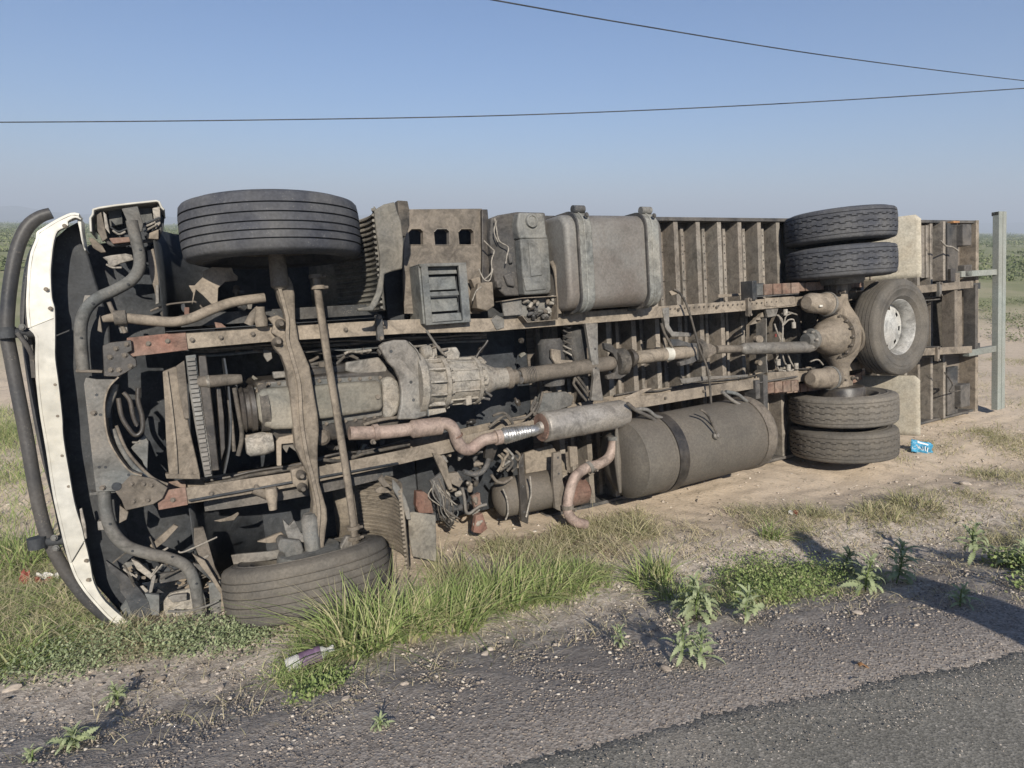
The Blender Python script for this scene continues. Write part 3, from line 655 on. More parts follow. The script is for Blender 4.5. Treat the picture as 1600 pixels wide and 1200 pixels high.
# knuckles
lathe('king_pin', L(.02, -.86, -.02), VZ, [(-.1, 0), (-.1, .05), (.10, .055), (.14, .035), (.14, 0)], 'dusty_steel', T, seg=20)
lathe('king_pin', L(.0, .86, -.02), -VZ, [(-.1, 0), (-.1, .05), (.12, .055), (.14, .035), (.14, 0)], 'dusty_steel', T, seg=20)
plate('knuckle', [(434, 850), (440, 842), (470, 845), (475, 860), (472, 880), (447, 880), (446, 866), (436, 862)], -.06, .12, 'dusty_steel', T, bevel=.012)
plate('brake_bracket', [(442, 812), (452, 822), (460, 813), (470, 832), (480, 838), (480, 848), (452, 846), (446, 830)], -.02, .04, 'tan_steel', T)
plate('splash_plate', [(402, 847), (440, 832), (446, 838), (448, 846), (420, 849)], .1, .03, 'tan_steel', T)
plate('bracket', [(334, 814), (350, 810), (362, 806), (372, 800), (374, 803), (366, 813), (344, 816)], .1, .01, 'tan_steel', T)

# ---- leaf springs, front
for v, x0, x1 in ((.57, -.62, .75), (-.60, -.62, .75)):
    sp_ = bpy.data.objects.new('leaf_spring', None); C.objects.link(sp_); sp_.parent = T
    for k in range(4):
        a = .62 - k * .12; pts = [L(.05 + t * a, v, .12 + .012 * k - .0 + .10 * (t * t)) for t in np.linspace(-1, 1, 9)]
        bm = bmesh.new(); rows = []
        for p in pts: rows.append([bm.verts.new(p + VZ * x + YW * y) for x, y in ((-.038, 0), (.038, 0), (.038, .011), (-.038, .011))])
        for A, B in zip(rows, rows[1:]):
            for j in range(4): bm.faces.new((A[j], B[j], B[(j + 1) % 4], A[(j + 1) % 4]))
        bm.faces.new(rows[0]); bm.faces.new(rows[-1][::-1]); obj('spring_leaf', bm, 'dark_steel', sp_, bevel=.002)

# ---- radiator pack
plate('radiator_shroud', [(254, 581), (274, 573), (281, 576), (287, 620), (296, 670), (306, 712), (313, 743), (264, 743), (260, 700), (258, 650), (257, 625)], .06, .10, 'tan_steel', T, bevel=.006)
plate('shroud_flap', [(275, 572), (288, 563), (292, 600), (296, 654), (288, 655), (280, 615)], .04, .02, 'dusty_steel', T)
plate('shroud_lip', [(258, 741), (312, 741), (313, 749), (260, 748)], .05, .06, 'tan_steel', T)
wall('shroud_fold', [(262, 580), (270, 640), (276, 700), (278, 740)], .045, .065, .012, 'tan_steel', T)
rad = plate('radiator_core', [(290, 556), (306, 554), (312, 600), (320, 655), (328, 705), (332, 744), (320, 746), (312, 705), (303, 655), (295, 605)], .05, .18, 'grey_steel', T)
n_ = 26
for k in range(n_):
    t = (k + .5) / n_; y = 558 + t * 184; xl = 290 + 29 * t ** 1.1; xr = 306 + 25 * t ** 1.1
    a, b_ = P(xl + 1, y, .045), P(xr - 1, y, .045)
    obj('radiator_fin', add_box(bmesh.new(), (a + b_) / 2, ((b_ - a).length, .016, .021)), 'tank_metal', rad, bevel=.002)
plate('radiator_side_tank', [(310, 556), (322, 555), (328, 600), (334, 650), (339, 700), (343, 735), (331, 736), (324, 690), (317, 640), (312, 600)], .055, .16, 'dusty_steel', T, bevel=.006)
plate('fan_shroud', [(338, 604), (345, 606), (350, 650), (352, 700), (346, 720), (342, 660)], .1, .12, 'dusty_steel', T)
wall('fan_ring', [(352, 560), (358, 600), (362, 650), (360, 700), (352, 740)], .08, .35, .01, 'black_plastic', T)
tube('radiator_hose', PP([(308, 596), (330, 596), (350, 594), (368, 593), (378, 592)], .07), [.036, .038, .036, .034, .028], 'dusty_steel', T, seg=14)
lathe('hose_clip', P(322, 596, .07), UX, [(0, 0), (0, .041), (.018, .041), (.018, 0)], 'pale_wire', T, seg=18)
# pipes in the gap in front of the radiator
for q, r in (([(185, 622), (190, 650), (200, 668), (212, 680), (222, 672), (222, 650), (216, 628), (216, 606)], .013), ([(193, 613), (203, 626), (208, 650), (214, 665)], .012),
             ([(177, 670), (184, 690), (200, 718), (218, 738), (238, 752), (256, 762)], .015), ([(182, 665), (196, 700), (216, 726), (240, 748), (262, 757)], .009), ([(180, 600), (176, 616), (168, 636), (166, 652)], .02)):
    tube('front_pipe', PP(q, .06), r, 'dusty_steel', T)
for q in ([(208, 638), (218, 634), (222, 650), (214, 668), (208, 660)], [(204, 700), (226, 680), (232, 690), (230, 738), (222, 720)], [(218, 690), (206, 690), (206, 693), (218, 694)]):
    plate('bracket', q, .12, .03, 'dusty_steel', T)

# ---- engine
def rounded(name, u0, u1, v0, v1, w0, w1, m, r=.05, parent=T): return box(name, u0, u1, v0, v1, w0, w1, m, parent, bevel=r, seg=4) if False else obj(name, add_box(bmesh.new(), Vector(((u0 + u1) / 2, (w0 + w1) / 2, (v0 + v1) / 2)), (u1 - u0, w1 - w0, v1 - v0)), m, parent, bevel=r, seg=4)
rounded('engine_block', -.20, .86, -.30, .16, .14, .85, 'oily_steel', .03)
plate('oil_pan', [(403, 612), (412, 608), (440, 606), (470, 604), (478, 606), (486, 640), (488, 666), (462, 671), (430, 672), (414, 667), (404, 655), (400, 632)], .0, .2, 'pan_metal', T, bevel=.035, seg=4)
plate('oil_pan_step', [(480, 604), (540, 598), (590, 595), (597, 600), (600, 634), (596, 642), (540, 650), (508, 655), (486, 656)], .06, .15, 'pan_metal', T, bevel=.025, seg=4)
plate('pan_flange', [(396, 606), (440, 596), (594, 587), (605, 594), (607, 648), (560, 656), (480, 668), (465, 678), (415, 676), (400, 666), (393, 640)], .13, .03, 'dusty_steel', T, bevel=.006)
for k in range(13):
    t = k / 12; bolt(P(404 + 190 * t, 601 - 11 * t, .128), 'dusty_steel', T, .009); bolt(P(420 + 180 * t, 674 - 24 * t, .128), 'dusty_steel', T, .009)
lathe('drain_plug', P(590, 620, .055), -YW, [(0, 0), (0, .016), (.012, .016), (.012, 0)], 'dusty_steel', T, seg=8)
plate('engine_side_cover', [(428, 590), (452, 580), (470, 578), (592, 560), (600, 575), (596, 585), (440, 597)], .2, .2, 'oily_steel', T, bevel=.01)
plate('heat_shield', [(540, 566), (592, 558), (606, 574), (604, 582), (562, 585), (540, 580)], .14, .03, 'tan_steel', T, bevel=.01)
plate('engine_cover', [(426, 581), (447, 580), (448, 590), (428, 592)], .1, .05, 'tan_steel', T, bevel=.008)
# pulleys, belt, alternator
pc = P(384, 640, .1)
lathe('crank_pulley', L(pc.x - .03, pc.z, .14), UX, [(0, 0), (0, .13), (.02, .15), (.03, .135), (.05, .135), (.06, .15), (.085, .15), (.09, .12), (.12, .12), (.12, 0)], 'oily_steel', T, seg=40)
lathe('vibration_damper', L(pc.x + .08, pc.z, .14), UX, [(0, 0), (0, .16), (.05, .165), (.05, 0)], 'hose_rubber', T, seg=40)
tube('fan_belt', PP([(366, 606), (372, 640), (378, 680), (372, 712)], .08), .014, 'hose_rubber', T)
tube('fan_belt', PP([(358, 625), (362, 660), (366, 705)], .1), .012, 'hose_rubber', T)
lathe('alternator', P(384, 697, .08), UX, [(0, 0), (0, .05), (.02, .07), (.10, .075), (.16, .06), (.16, 0)], 'cast_alloy', T, seg=24)
plate('engine_bracket', [(384, 680), (420, 676), (422, 684), (400, 690), (384, 690)], .06, .03, 'tan_steel', T)
plate('engine_bracket', [(432, 690), (436, 684), (462, 678), (463, 692), (440, 694), (440, 728), (433, 728)], .04, .03, 'tan_steel', T)
plate('engine_bracket', [(440, 693), (462, 692), (463, 706), (452, 698), (448, 708), (442, 700)], .08, .02, 'dusty_steel', T)
lathe('oil_filter', P(504, 684, .1), -YW, [(-.12, 0), (-.12, .05), (.0, .052), (.02, .03), (.02, 0)], 'dusty_steel', T, seg=20)
plate('gear_housing', [(404, 598), (420, 600), (412, 610), (404, 625), (398, 620)], .08, .05, 'tan_steel', T)
for q in ([(412, 545), (424, 548), (426, 560), (418, 566), (412, 556)], [(498, 566), (508, 566), (508, 574), (499, 574)]):
    plate('engine_bracket', q, .2, .03, 'dusty_steel', T)
tube('injector_line', PP([(538, 553), (548, 549), (560, 550), (580, 547)], .18), .010, 'pale_wire', T)
tube('oil_line', PP([(568, 664), (580, 660), (600, 655), (622, 652)], .08), .012, 'tan_steel', T)
# bell housing
plate('bell_housing', [(598, 592), (612, 588), (622, 596), (628, 620), (622, 646), (606, 658), (600, 650)], .08, .3, 'cast_alloy', T, bevel=.02)
em = plate('engine_cross_member', [(592, 541), (600, 535), (617, 531), (635, 531), (643, 538), (652, 547), (657, 556), (659, 566), (658, 590), (662, 612), (668, 640), (668, 650), (650, 655), (622, 656), (624, 645), (627, 630), (627, 612), (624, 592), (616, 576), (606, 566)], -.05, .045, 'dusty_steel', T, bevel=.012, seg=3)
for x, y in ((642, 597), (646, 625), (611, 549)): lathe('hole_shade_disc', P(x, y, -.051), -YW, [(0, 0), (0, .011), (.002, .011), (.002, 0)], 'black_plastic', T, seg=12)  # black discs on the plate stand for the shade in its holes
wall('cross_member_lip', [(640, 534), (653, 548), (659, 566), (658, 590), (666, 620), (671, 650)], -.065, .04, .008, 'dusty_steel', T)

# ---- gearbox: ribbed alloy casing along the truck
g0, g1 = P(655, 600, .08), P(798, 590, .08); gd = (g1 - g0); gl = gd.length
gx = lathe('gearbox', g0, gd, [(-.05, 0), (-.05, .225), (0, .225), (.02, .20), (.08, .175), (.14, .172), (.145, .195), (.175, .195), (.18, .17), (.30, .165), (.40, .162), (.405, .182), (.43, .182), (.435, .15), (.50, .125), (.56, .10), (.60, .085), (gl - .02, .075), (gl, 0)], 'cast_alloy', T, seg=44, bevel=.004)
for k in range(14):
    a = 2 * math.pi * k / 14; up = gd.normalized().orthogonal().normalized(); bt = gd.normalized().cross(up)
    rd = up * math.cos(a) + bt * math.sin(a)
    bolt(g0 + gd.normalized() * .178 + rd * .187, 'cast_alloy', gx, .009, .02, axis=gd.normalized())
    bolt(g0 + gd.normalized() * .432 + rd * .174, 'cast_alloy', gx, .008, .018, axis=gd.normalized())
    if k % 1 == 0:
        c_ = g0 + gd.normalized() * .30 + rd * .165
        rt = Matrix((gd.normalized(), rd, gd.normalized().cross(rd))).transposed()
        obj('casing_rib', add_box(bmesh.new(), c_, (.22, .022, .010), rt), 'cast_alloy', gx, bevel=.003)
        c_ = g0 + gd.normalized() * .07 + rd * .195
        obj('casing_rib', add_box(bmesh.new(), c_, (.13, .03, .014), rt), 'cast_alloy', gx, bevel=.003)
plate('gearbox_cover', [(714, 561), (724, 558), (752, 557), (762, 566), (756, 571), (736, 574), (716, 566)], .06, .06, 'cast_alloy', T, bevel=.008)
plate('gearbox_sump', [(660, 582), (700, 580), (760, 577), (768, 590), (764, 602), (712, 608), (662, 604)], -.075, .08, 'cast_alloy', T, bevel=.015, seg=3)
plate('gearbox_pad', [(672, 598), (684, 597), (685, 617), (673, 618)], -.085, .08, 'cast_alloy', T, bevel=.006)
plate('gearbox_pad', [(728, 608), (737, 607), (738, 632), (729, 634)], -.05, .08, 'cast_alloy', T, bevel=.006)
plate('gearbox_pad', [(664, 622), (694, 617), (700, 625), (668, 632)], -.04, .08, 'cast_alloy', T, bevel=.008)
plate('gearbox_pad', [(668, 640), (696, 636), (698, 644), (670, 650)], .0, .08, 'cast_alloy', T, bevel=.006)
lathe('shift_motor', P(657, 552, .06), UX, [(0, 0), (0, .035), (.01, .05), (.07, .052), (.08, .035), (.11, .035), (.11, 0)], 'cast_alloy', T, seg=20)
lathe('shift_motor', P(674, 556, .03), -YW, [(-.08, 0), (-.08, .03), (.0, .03), (.01, .02), (.01, 0)], 'cast_alloy', T, seg=16)
plate('shift_housing', [(692, 545), (714, 542), (720, 552), (718, 562), (700, 564), (694, 556)], .05, .08, 'cast_alloy', T, bevel=.012)
for q, r in (([(666, 516), (678, 534), (690, 550), (698, 556)], .009), ([(744, 558), (750, 548), (757, 540), (762, 532)], .010), ([(672, 545), (684, 541), (690, 548), (700, 545)], .007), ([(690, 560), (702, 566), (716, 572)], .007)):
    tube('gearbox_pipe', PP(q, .03), r, 'dusty_steel', T)
for q in ([(735, 616), (745, 612), (757, 612), (768, 619)], [(736, 625), (750, 622), (765, 624)]): tube('casing_rib', PP(q, -.02), .010, 'dark_steel', T)
# universal joint and propeller shaft
uj = P(797, 590, .07)
lathe('joint_flange', uj - UX * .04, UX, [(0, 0), (0, .07), (.02, .085), (.04, .085), (.05, .055), (.09, .06), (.11, .04), (.11, 0)], 'dusty_steel', T, seg=20)
for a, b_, r in (((797, 584, .05), (816, 596, .05), .03), ((800, 598, .05), (812, 582, .06), .026)): tube('joint_yoke', [P(*a), P(*b_)], r, 'dark_steel', T, smooth=False, bevel=.006)
sh = [P(812, 588, .08), P(958, 567, .08)]
lathe('propeller_shaft', sh[0], sh[1] - sh[0], [(0, 0), (0, .052), (.03, .064), (.06, .062), ((sh[1] - sh[0]).length - .04, .062), ((sh[1] - sh[0]).length, .05)], 'dusty_steel', T, seg=28)
for k in range(7): lathe('shaft_ring', sh[0] + (sh[1] - sh[0]).normalized() * (.03 + .014 * k), sh[1] - sh[0], [(0, .060), (.003, .067), (.006, .060)], 'dark_steel', T, seg=24)
cb = P(965, 566, .08); lathe('centre_bearing', cb - UX * .03, UX, [(0, 0), (0, .10), (.02, .115), (.09, .115), (.11, .09), (.11, 0)], 'hose_rubber', T, seg=32)
plate('bearing_bracket', [(944, 536), (955, 537), (962, 545), (974, 548), (984, 555), (985, 582), (970, 592), (950, 593), (948, 587), (962, 582), (966, 566), (958, 552), (946, 546)], .04, .04, 'dark_steel', T, bevel=.006)
lathe('joint_flange', P(983, 560, .08), UX, [(0, 0), (0, .075), (.03, .08), (.05, .045), (.10, .04), (.10, 0)], 'dusty_steel', T, seg=20)
s2 = [P(992, 559, .08), P(1082, 549, .08)]
sf = lathe('propeller_shaft', s2[0], s2[1] - s2[0], [(0, 0), (.0, .03), (.03, .058), ((s2[1] - s2[0]).length, .058), ((s2[1] - s2[0]).length, 0)], 'tan_steel', T, seg=28)
lathe('paint_mark', s2[0].lerp(s2[1], .50), s2[1] - s2[0], [(0, .0585), (0, .0592), (.075, .0592), (.075, .0585)], 'white_paint', sf, seg=28)
plate('bearing_bracket', [(1048, 530), (1060, 530), (1078, 536), (1090, 536), (1098, 545), (1096, 560), (1082, 568), (1064, 572), (1062, 566), (1080, 560), (1084, 548), (1074, 541), (1050, 541)], .04, .05, 'dark_steel', T, bevel=.006)
lathe('centre_bearing', P(1086, 549, .08), UX, [(0, 0), (0, .10), (.02, .11), (.06, .11), (.08, .08), (.08, 0)], 'hose_rubber', T, seg=32)
plate('joint_yoke', [(1098, 536), (1112, 537), (1120, 542), (1121, 552), (1108, 560), (1098, 561)], .05, .1, 'dusty_steel', T, bevel=.015)
s3 = [P(1118, 546, .08), P(1162, 544.5, .07)]
lathe('slip_joint', s3[0], s3[1] - s3[0], [(0, 0), (0, .04), ((s3[1] - s3[0]).length, .036)], 'dusty_steel', T, seg=24)
s4 = [P(1156, 545, .07), P(1272, 542, .0)]
lathe('propeller_shaft', s4[0], s4[1] - s4[0], [(0, 0), (0, .03), (.05, .058), ((s4[1] - s4[0]).length - .08, .058), ((s4[1] - s4[0]).length, .04)], 'tan_steel', T, seg=28)

# ---- upper side: fender liner, perforated panel, step box, tank
def liner(s, m):
    f_ = bpy.data.objects.new('fender_liner', None); C.objects.link(f_); f_.parent = T
    r0 = .64; bm = bmesh.new(); rows = []
    v0, v1 = (.55, 1.19) if s > 0 else (.62, 1.16)
    arc = [R(a) for a in np.linspace(-26, 62, 15)]
    for a in arc: rows.append([bm.verts.new(L(r0 * math.cos(a), s * v, r0 * math.sin(a) + .02)) for v in (v0, v1)])
    for A, B in zip(rows, rows[1:]): bm.faces.new((A[0], B[0], B[1], A[1]))
    o = obj('liner_skin', bm, m, f_); sm = o.modifiers.new('t', 'SOLIDIFY'); sm.thickness = .008
    nr = 19
    for k in range(nr):
        v = v0 + (v1 - v0) * (k + .5) / nr
        bm = bmesh.new(); rows = []
        for a in arc[:-3]:
            rr = r0 - .004
            rows.append([bm.verts.new(L(rr2 * math.cos(a), s * (v + dv), rr2 * math.sin(a) + .02)) for rr2, dv in ((rr, -.010), (rr - .02, -.006), (rr - .02, .006), (rr, .010))])
        for A, B in zip(rows, rows[1:]):
            for j in range(3): bm.faces.new((A[j], B[j], B[j + 1], A[j + 1]))
        bm.faces.new(rows[0]); bm.faces.new(rows[-1][::-1]); obj('rib', bm, m, f_, angle=60)
    return f_
liner(1, 'liner_plastic'); liner(-1, 'clay_plastic')
plate('liner_flange', [(585, 328), (600, 319), (617, 315), (621, 330), (627, 345), (631, 378), (629, 420), (612, 424), (601, 428), (599, 455), (590, 476), (583, 486), (560, 486), (558, 482), (578, 478), (588, 458), (594, 430), (594, 400), (588, 360)], -.28, .03, 'liner_plastic', T, bevel=.01)
plate('liner_flange', [(613, 748), (622, 757), (634, 778), (640, 796), (642, 812), (636, 812), (630, 792), (614, 764)], -.24, .02, 'dusty_steel', T, bevel=.005)
plate('liner_flange', [(638, 802), (645, 800), (681, 805), (682, 840), (683, 878), (645, 870), (640, 840)], -.18, .02, 'liner_plastic', T, bevel=.006)
plate('liner_bracket', [(591, 750), (598, 742), (603, 752), (611, 760), (600, 762)], -.1, .03, 'tan_steel', T)
plate('bent_panel', [(586, 766), (596, 760), (606, 764), (612, 770), (590, 771)], -.1, .03, 'tan_steel', T)
plate('support_post', [(651, 768), (662, 768), (672, 775), (678, 802), (655, 802), (650, 790)], .1, .06, 'rust_primer', T)
plate('hinge_bracket', [(621, 313), (637, 314), (640, 328), (640, 350), (634, 370), (628, 368), (624, 345)], -.2, .06, 'hose_rubber', T)
def rrect(x0, y0, x1, y1, c=5): return [(x0 + c, y0), (x1 - c, y0), (x1, y0 + c), (x1, y1), (x0 + 2, y1), (x0, y0 + c)]
pp_ = plate('perforated_panel', [(637, 327), (753, 326), (757, 372), (761, 408), (752, 440), (750, 490), (632, 490), (630, 430), (632, 380), (640, 352)], .16, .02, 'tan_steel', T, holes=[rrect(638, 357, 662, 383), rrect(678, 357, 703, 383), rrect(716, 357, 741, 383)])
for x0, x1 in ((638, 662), (678, 703), (716, 741)): wall('hole_rim', [(x0, 362), (x0 + 5, 357), (x1 - 5, 357), (x1, 362), (x1, 383), (x0 + 2, 383)], .155, .21, .004, 'tan_steel', pp_, smooth_path=False)
box('cavity_shade_sheet', .78, 2.0, .45, 1.15, .36, .38, 'black_plastic', T)  # black sheet added behind the panel so its holes show as deep shade
box('cab_floor', .96, 2.045, -1.16, 1.16, .56, .615, 'black_plastic', T)
box('body_headboard', 1.99, 2.015, -1.30, 1.262, .57, 2.9, 'dark_steel', T)
box('cab_floor', .50, 1.9, -.47, .42, .50, .56, 'black_plastic', T)
plate('body_post', [(753, 327), (762, 327), (770, 420), (760, 470), (752, 490), (754, 400)], .12, .03, 'dusty_steel', T)
# step box
def stepbox():
    a = P(657, 415, -.04); b_ = P(735, 501, -.04); u0, u1, v1, v0 = a.x, b_.x, a.z, b_.z
    sb = bpy.data.objects.new('step_box', None); C.objects.link(sb); sb.parent = T
    box('side_panel', u0 - .012, u0 + .01, v0, v1, -.03, .24, 'dusty_plastic', sb); box('side_panel', u1 - .01, u1, v0, v1, -.03, .24, 'dusty_plastic', sb)
    box('top_panel', u0 - .01, u1, v1 - .01, v1 + .012, -.05, .24, 'dusty_plastic', sb); box('bottom_panel', u0, u1, v0 - .01, v0 + .005, -.05, .24, 'dusty_plastic', sb)
    box('frame_post', u0, u0 + .05, v0, v1, -.05, -.02, 'dusty_plastic', sb); box('frame_post', u1 - .06, u1, v0, v1, -.05, -.02, 'dusty_plastic', sb)
    h = v1 - v0
    for t0, t1, w in ((.02, .15, .00), (.17, .42, .03), (.45, .53, -.01), (.55, .80, .03), (.84, .98, -.02)):
        bm = bmesh.new(); q = [L(u0 + .045, v1 - h * t0, w + .012), L(u1 - .055, v1 - h * t0, w + .012), L(u1 - .055, v1 - h * t1, w), L(u0 + .045, v1 - h * t1, w)]
        add_prism(bm, q, YW * .02); obj('step_tread', bm, 'dusty_plastic', sb, bevel=.004)
    box('back_panel', u0, u1, v0, v1, .10, .11, 'black_plastic', sb)
stepbox()
# battery / reservoir unit
wall_b = plate('reservoir_housing', [(768, 340), (778, 336), (808, 331), (811, 331), (852, 332), (858, 376), (862, 420), (864, 458), (818, 462), (790, 462), (776, 450), (770, 420), (766, 372)], .06, .34, 'dark_steel', T, bevel=.012)
plate('reservoir_cover', [(811, 332), (850, 333), (854, 365), (857, 373), (812, 373), (808, 350)], -.03, .1, 'dusty_plastic', T, bevel=.012)
plate('reservoir_cover', [(813, 373), (857, 372), (860, 410), (862, 452), (858, 459), (820, 461), (817, 430)], -.04, .1, 'dusty_plastic', T, bevel=.012)
plate('cover_panel', [(826, 378), (844, 378), (848, 430), (830, 432)], -.05, .02, 'dusty_plastic', T, bevel=.006)
plate('cover_panel', [(818, 434), (850, 433), (854, 452), (822, 455)], -.05, .02, 'dusty_plastic', T, bevel=.006)
lathe('round_boss', P(831, 345, -.04), -YW, [(-.01, 0), (-.01, .052), (.012, .048), (.014, .036), (.006, .032), (.012, .018), (.012, 0)], 'dusty_plastic', T, seg=28)
for q in ([(788, 430), (798, 426), (806, 440), (804, 448), (794, 446)], [(776, 438), (784, 440), (785, 450), (778, 450)], [(794, 395), (802, 396), (802, 410), (797, 412)]): plate('housing_lug', q, .03, .05, 'dark_steel', T, bevel=.008)
plate('valve_block', [(748, 442), (770, 440), (773, 478), (762, 486), (746, 482), (744, 460)], .0, .12, 'tan_steel', T, bevel=.008)
plate('valve_block', [(736, 436), (750, 432), (752, 446), (742, 450)], .05, .06, 'tan_steel', T)
tr = plate('valve_tray', [(782, 471), (816, 466), (872, 463), (872, 500), (824, 504), (816, 494), (790, 496)], .03, .02, 'grey_steel', T)
wall('tray_rim', [(784, 470), (816, 465), (868, 462), (872, 463), (872, 500), (824, 504), (816, 494)], -.06, .04, .006, 'tan_steel', T, smooth_path=False)
plate('tray_front', [(784, 470), (815, 466), (816, 492), (788, 494)], -.03, .02, 'grey_steel', T)
for k in range(24):
    x, y = 822 + rng.random() * 44, 468 + rng.random() * 28
    lathe('valve', P(x, y, -.02), Vector((rng.normal(), -1.5, rng.normal())), [(-.03, 0), (-.03, .012 + .01 * rng.random()), (.0, .014), (.015, .008), (.015, 0)], ('cast_alloy', 'dusty_steel', 'dark_steel')[k % 3], tr, seg=10)
tube('air_hose', PP([(861, 408), (868, 425), (871, 450), (872, 470), (874, 490)], -.03), .018, 'tan_steel', T)
for q in ([(773, 341), (775, 352), (780, 376), (794, 386), (792, 400), (790, 412)], [(756, 376), (768, 388), (772, 393), (768, 408), (768, 425), (758, 436)], [(748, 420), (756, 436), (765, 438), (770, 420)], [(752, 448), (744, 455), (738, 470)], [(776, 345), (772, 362), (778, 378)]):
    tube('loose_wire', PP(q, .0), .005, 'pale_wire', T)
plate('rail_bracket', [(768, 500), (776, 492), (788, 498), (788, 512), (776, 516)], .02, .04, 'dusty_steel', T)

# fuel tank: rounded slab of a tank, two straps
def slab(name, u0, u1, v0, v1, w0, w1, r, m, parent, grow=0, **k):
    v0 -= grow; v1 += grow; w0 -= grow; w1 += grow; q = []
    for cx, cy, a0 in ((v1 - r, w1 - r, 0), (v0 + r, w1 - r, 90), (v0 + r, w0 + r, 180), (v1 - r, w0 + r, 270)):
        for j in range(8):
            a = R(a0 + 90 * j / 7); q.append((cx + r * math.cos(a), cy + r * math.sin(a)))
    bm = bmesh.new(); add_prism(bm, [L(u0, a, b_) for a, b_ in q], UX * (u1 - u0)); return obj(name, bm, m, parent, **k)
tw = -.21; ta, tb = P(882, 334, tw), P(1040, 470, tw); tv0, tv1 = P(950, 481, tw + .02).z, P(950, 334, tw + .03).z
ft_ = slab('fuel_tank', ta.x, tb.x, tv0, tv1, tw, .44, .12, 'tank_metal', T, bevel=.035, seg=5)
for x0, x1 in ((905, 919), (1012, 1026)):
    a = P(x0, 350, tw - .03).x; b_ = a + .12
    st = slab('tank_strap', a, b_, tv0, tv1, tw, .44, .13, 'strap_steel', T, grow=.020, bevel=.006)
    slab('strap_edge', a - .014, a, tv0, tv1, tw, .44, .13, 'dark_steel', st, grow=.024)
    slab('strap_ridge', a + .045, a + .060, tv0, tv1, tw, .44, .13, 'strap_steel', st, grow=.026, bevel=.004)
    lathe('strap_bolt', L(a + .06, tv1 + .035, tw + .06), UX, [(-.05, 0), (-.05, .03), (.05, .03), (.05, 0)], 'dusty_steel', T, seg=18)
    bolt(L(a + .075, tv1 - .02, tw - .022), 'dark_steel', T, .014, .012)
    box('strap_foot', a - .03, a + .06, .42, .47, .02, .06, 'dusty_steel', T)

# ---- lower side: muffler and pipes
m0, m1 = P(850, 667, -.06), P(974, 646, -.02); md = m1 - m0; ml = md.length
mf = lathe('muffler', m0, md, [(-.06, 0), (-.055, .04), (-.02, .05), (-.02, .10), (-.01, .116), (.0, .120), (.03, .117), (ml * .42, .117), (ml * .425, .121), (ml * .45, .121), (ml * .455, .117), (ml - .03, .117), (ml, .105), (ml + .012, .08), (ml + .012, 0)], 'muffler_steel', T, seg=44)
lathe('muffler_end', m0, md, [(-.026, .045), (-.026, .108), (-.03, .108), (-.03, .045)], 'rust_primer', T, seg=40)
for k in range(5):
    a = -2.1 - k * .17; obj('end_fin', add_box(bmesh.new(), m0 - md.normalized() * .03 + Vector((0, .085 * math.cos(a), .085 * math.sin(a))), (.012, .05, .012)), 'rust_primer', mf)
tube('exhaust_pipe', PP([(546, 677), (585, 676), (615, 674), (645, 670)], -.02), .046, 'exhaust_steel', T, seg=18)
lathe('exhaust_clamp', P(583, 676, -.02), UX, [(0, 0), (0, .056), (.035, .056), (.035, 0)], 'exhaust_steel', T, seg=20)
bolt(P(582, 690, -.05), 'dusty_steel', T, .012, .05)
e0, e1 = P(640, 671, -.02), P(690, 665, -.02)
lathe('exhaust_sleeve', e0, e1 - e0, [(0, .045), (.02, .064), ((e1 - e0).length - .01, .064), ((e1 - e0).length, .05), ((e1 - e0).length, 0)], 'exhaust_steel', T, seg=28)
tube('exhaust_pipe', PP([(686, 662), (700, 663), (709, 672), (714, 688), (722, 700), (735, 702), (746, 694), (758, 687), (780, 683)], -.04), .044, 'exhaust_steel', T, seg=18, n=8)
lathe('pipe_seam', P(713, 680, -.04), Vector((.35, 0, -1)), [(0, .044), (.004, .048), (.012, .048), (.016, .044)], 'rust_primer', T, seg=20)
lathe('exhaust_clamp', P(774, 684, -.05), UX, [(0, 0), (0, .056), (.045, .056), (.045, 0)], 'exhaust_steel', T, seg=20)
f0, f1 = P(783, 682, -.05), P(836, 672, -.06); fl = (f1 - f0).length
lathe('flex_pipe', f0, f1 - f0, [(0, .044)] + [(.02 + i * .011, .062 + (.004 if i % 2 else -.003) - .0010 * i) for i in range(int((fl - .05) / .011))] + [(fl - .02, .045), (fl + .04, .036)], 'bright_foil', T, seg=28)
tp = [(959, 682), (957, 700), (950, 716), (934, 726), (915, 732), (899, 745), (891, 765), (887, 788), (889, 804), (899, 815), (915, 820)]
tube('tail_pipe', PP(tp, -.04), .042, 'exhaust_steel', T, seg=18, n=7)
for x, y, axx in ((958, 684, (0, 0, 1)), (921, 730, (1, 0, .35)), (887, 792, (0, 0, 1))):
    q = P(x, y, -.04); lathe('pipe_clamp', q - Vector(axx) * .015, Vector(axx), [(0, 0), (0, .050), (.03, .050), (.03, 0)], 'dusty_steel', T, seg=20); bolt(q + Vector((.03, -.04, -.02)), 'dusty_steel', T, .010, .03)
plate('pipe_hanger', [(916, 718), (926, 722), (930, 740), (922, 744), (916, 734)], -.03, .02, 'tan_steel', T)

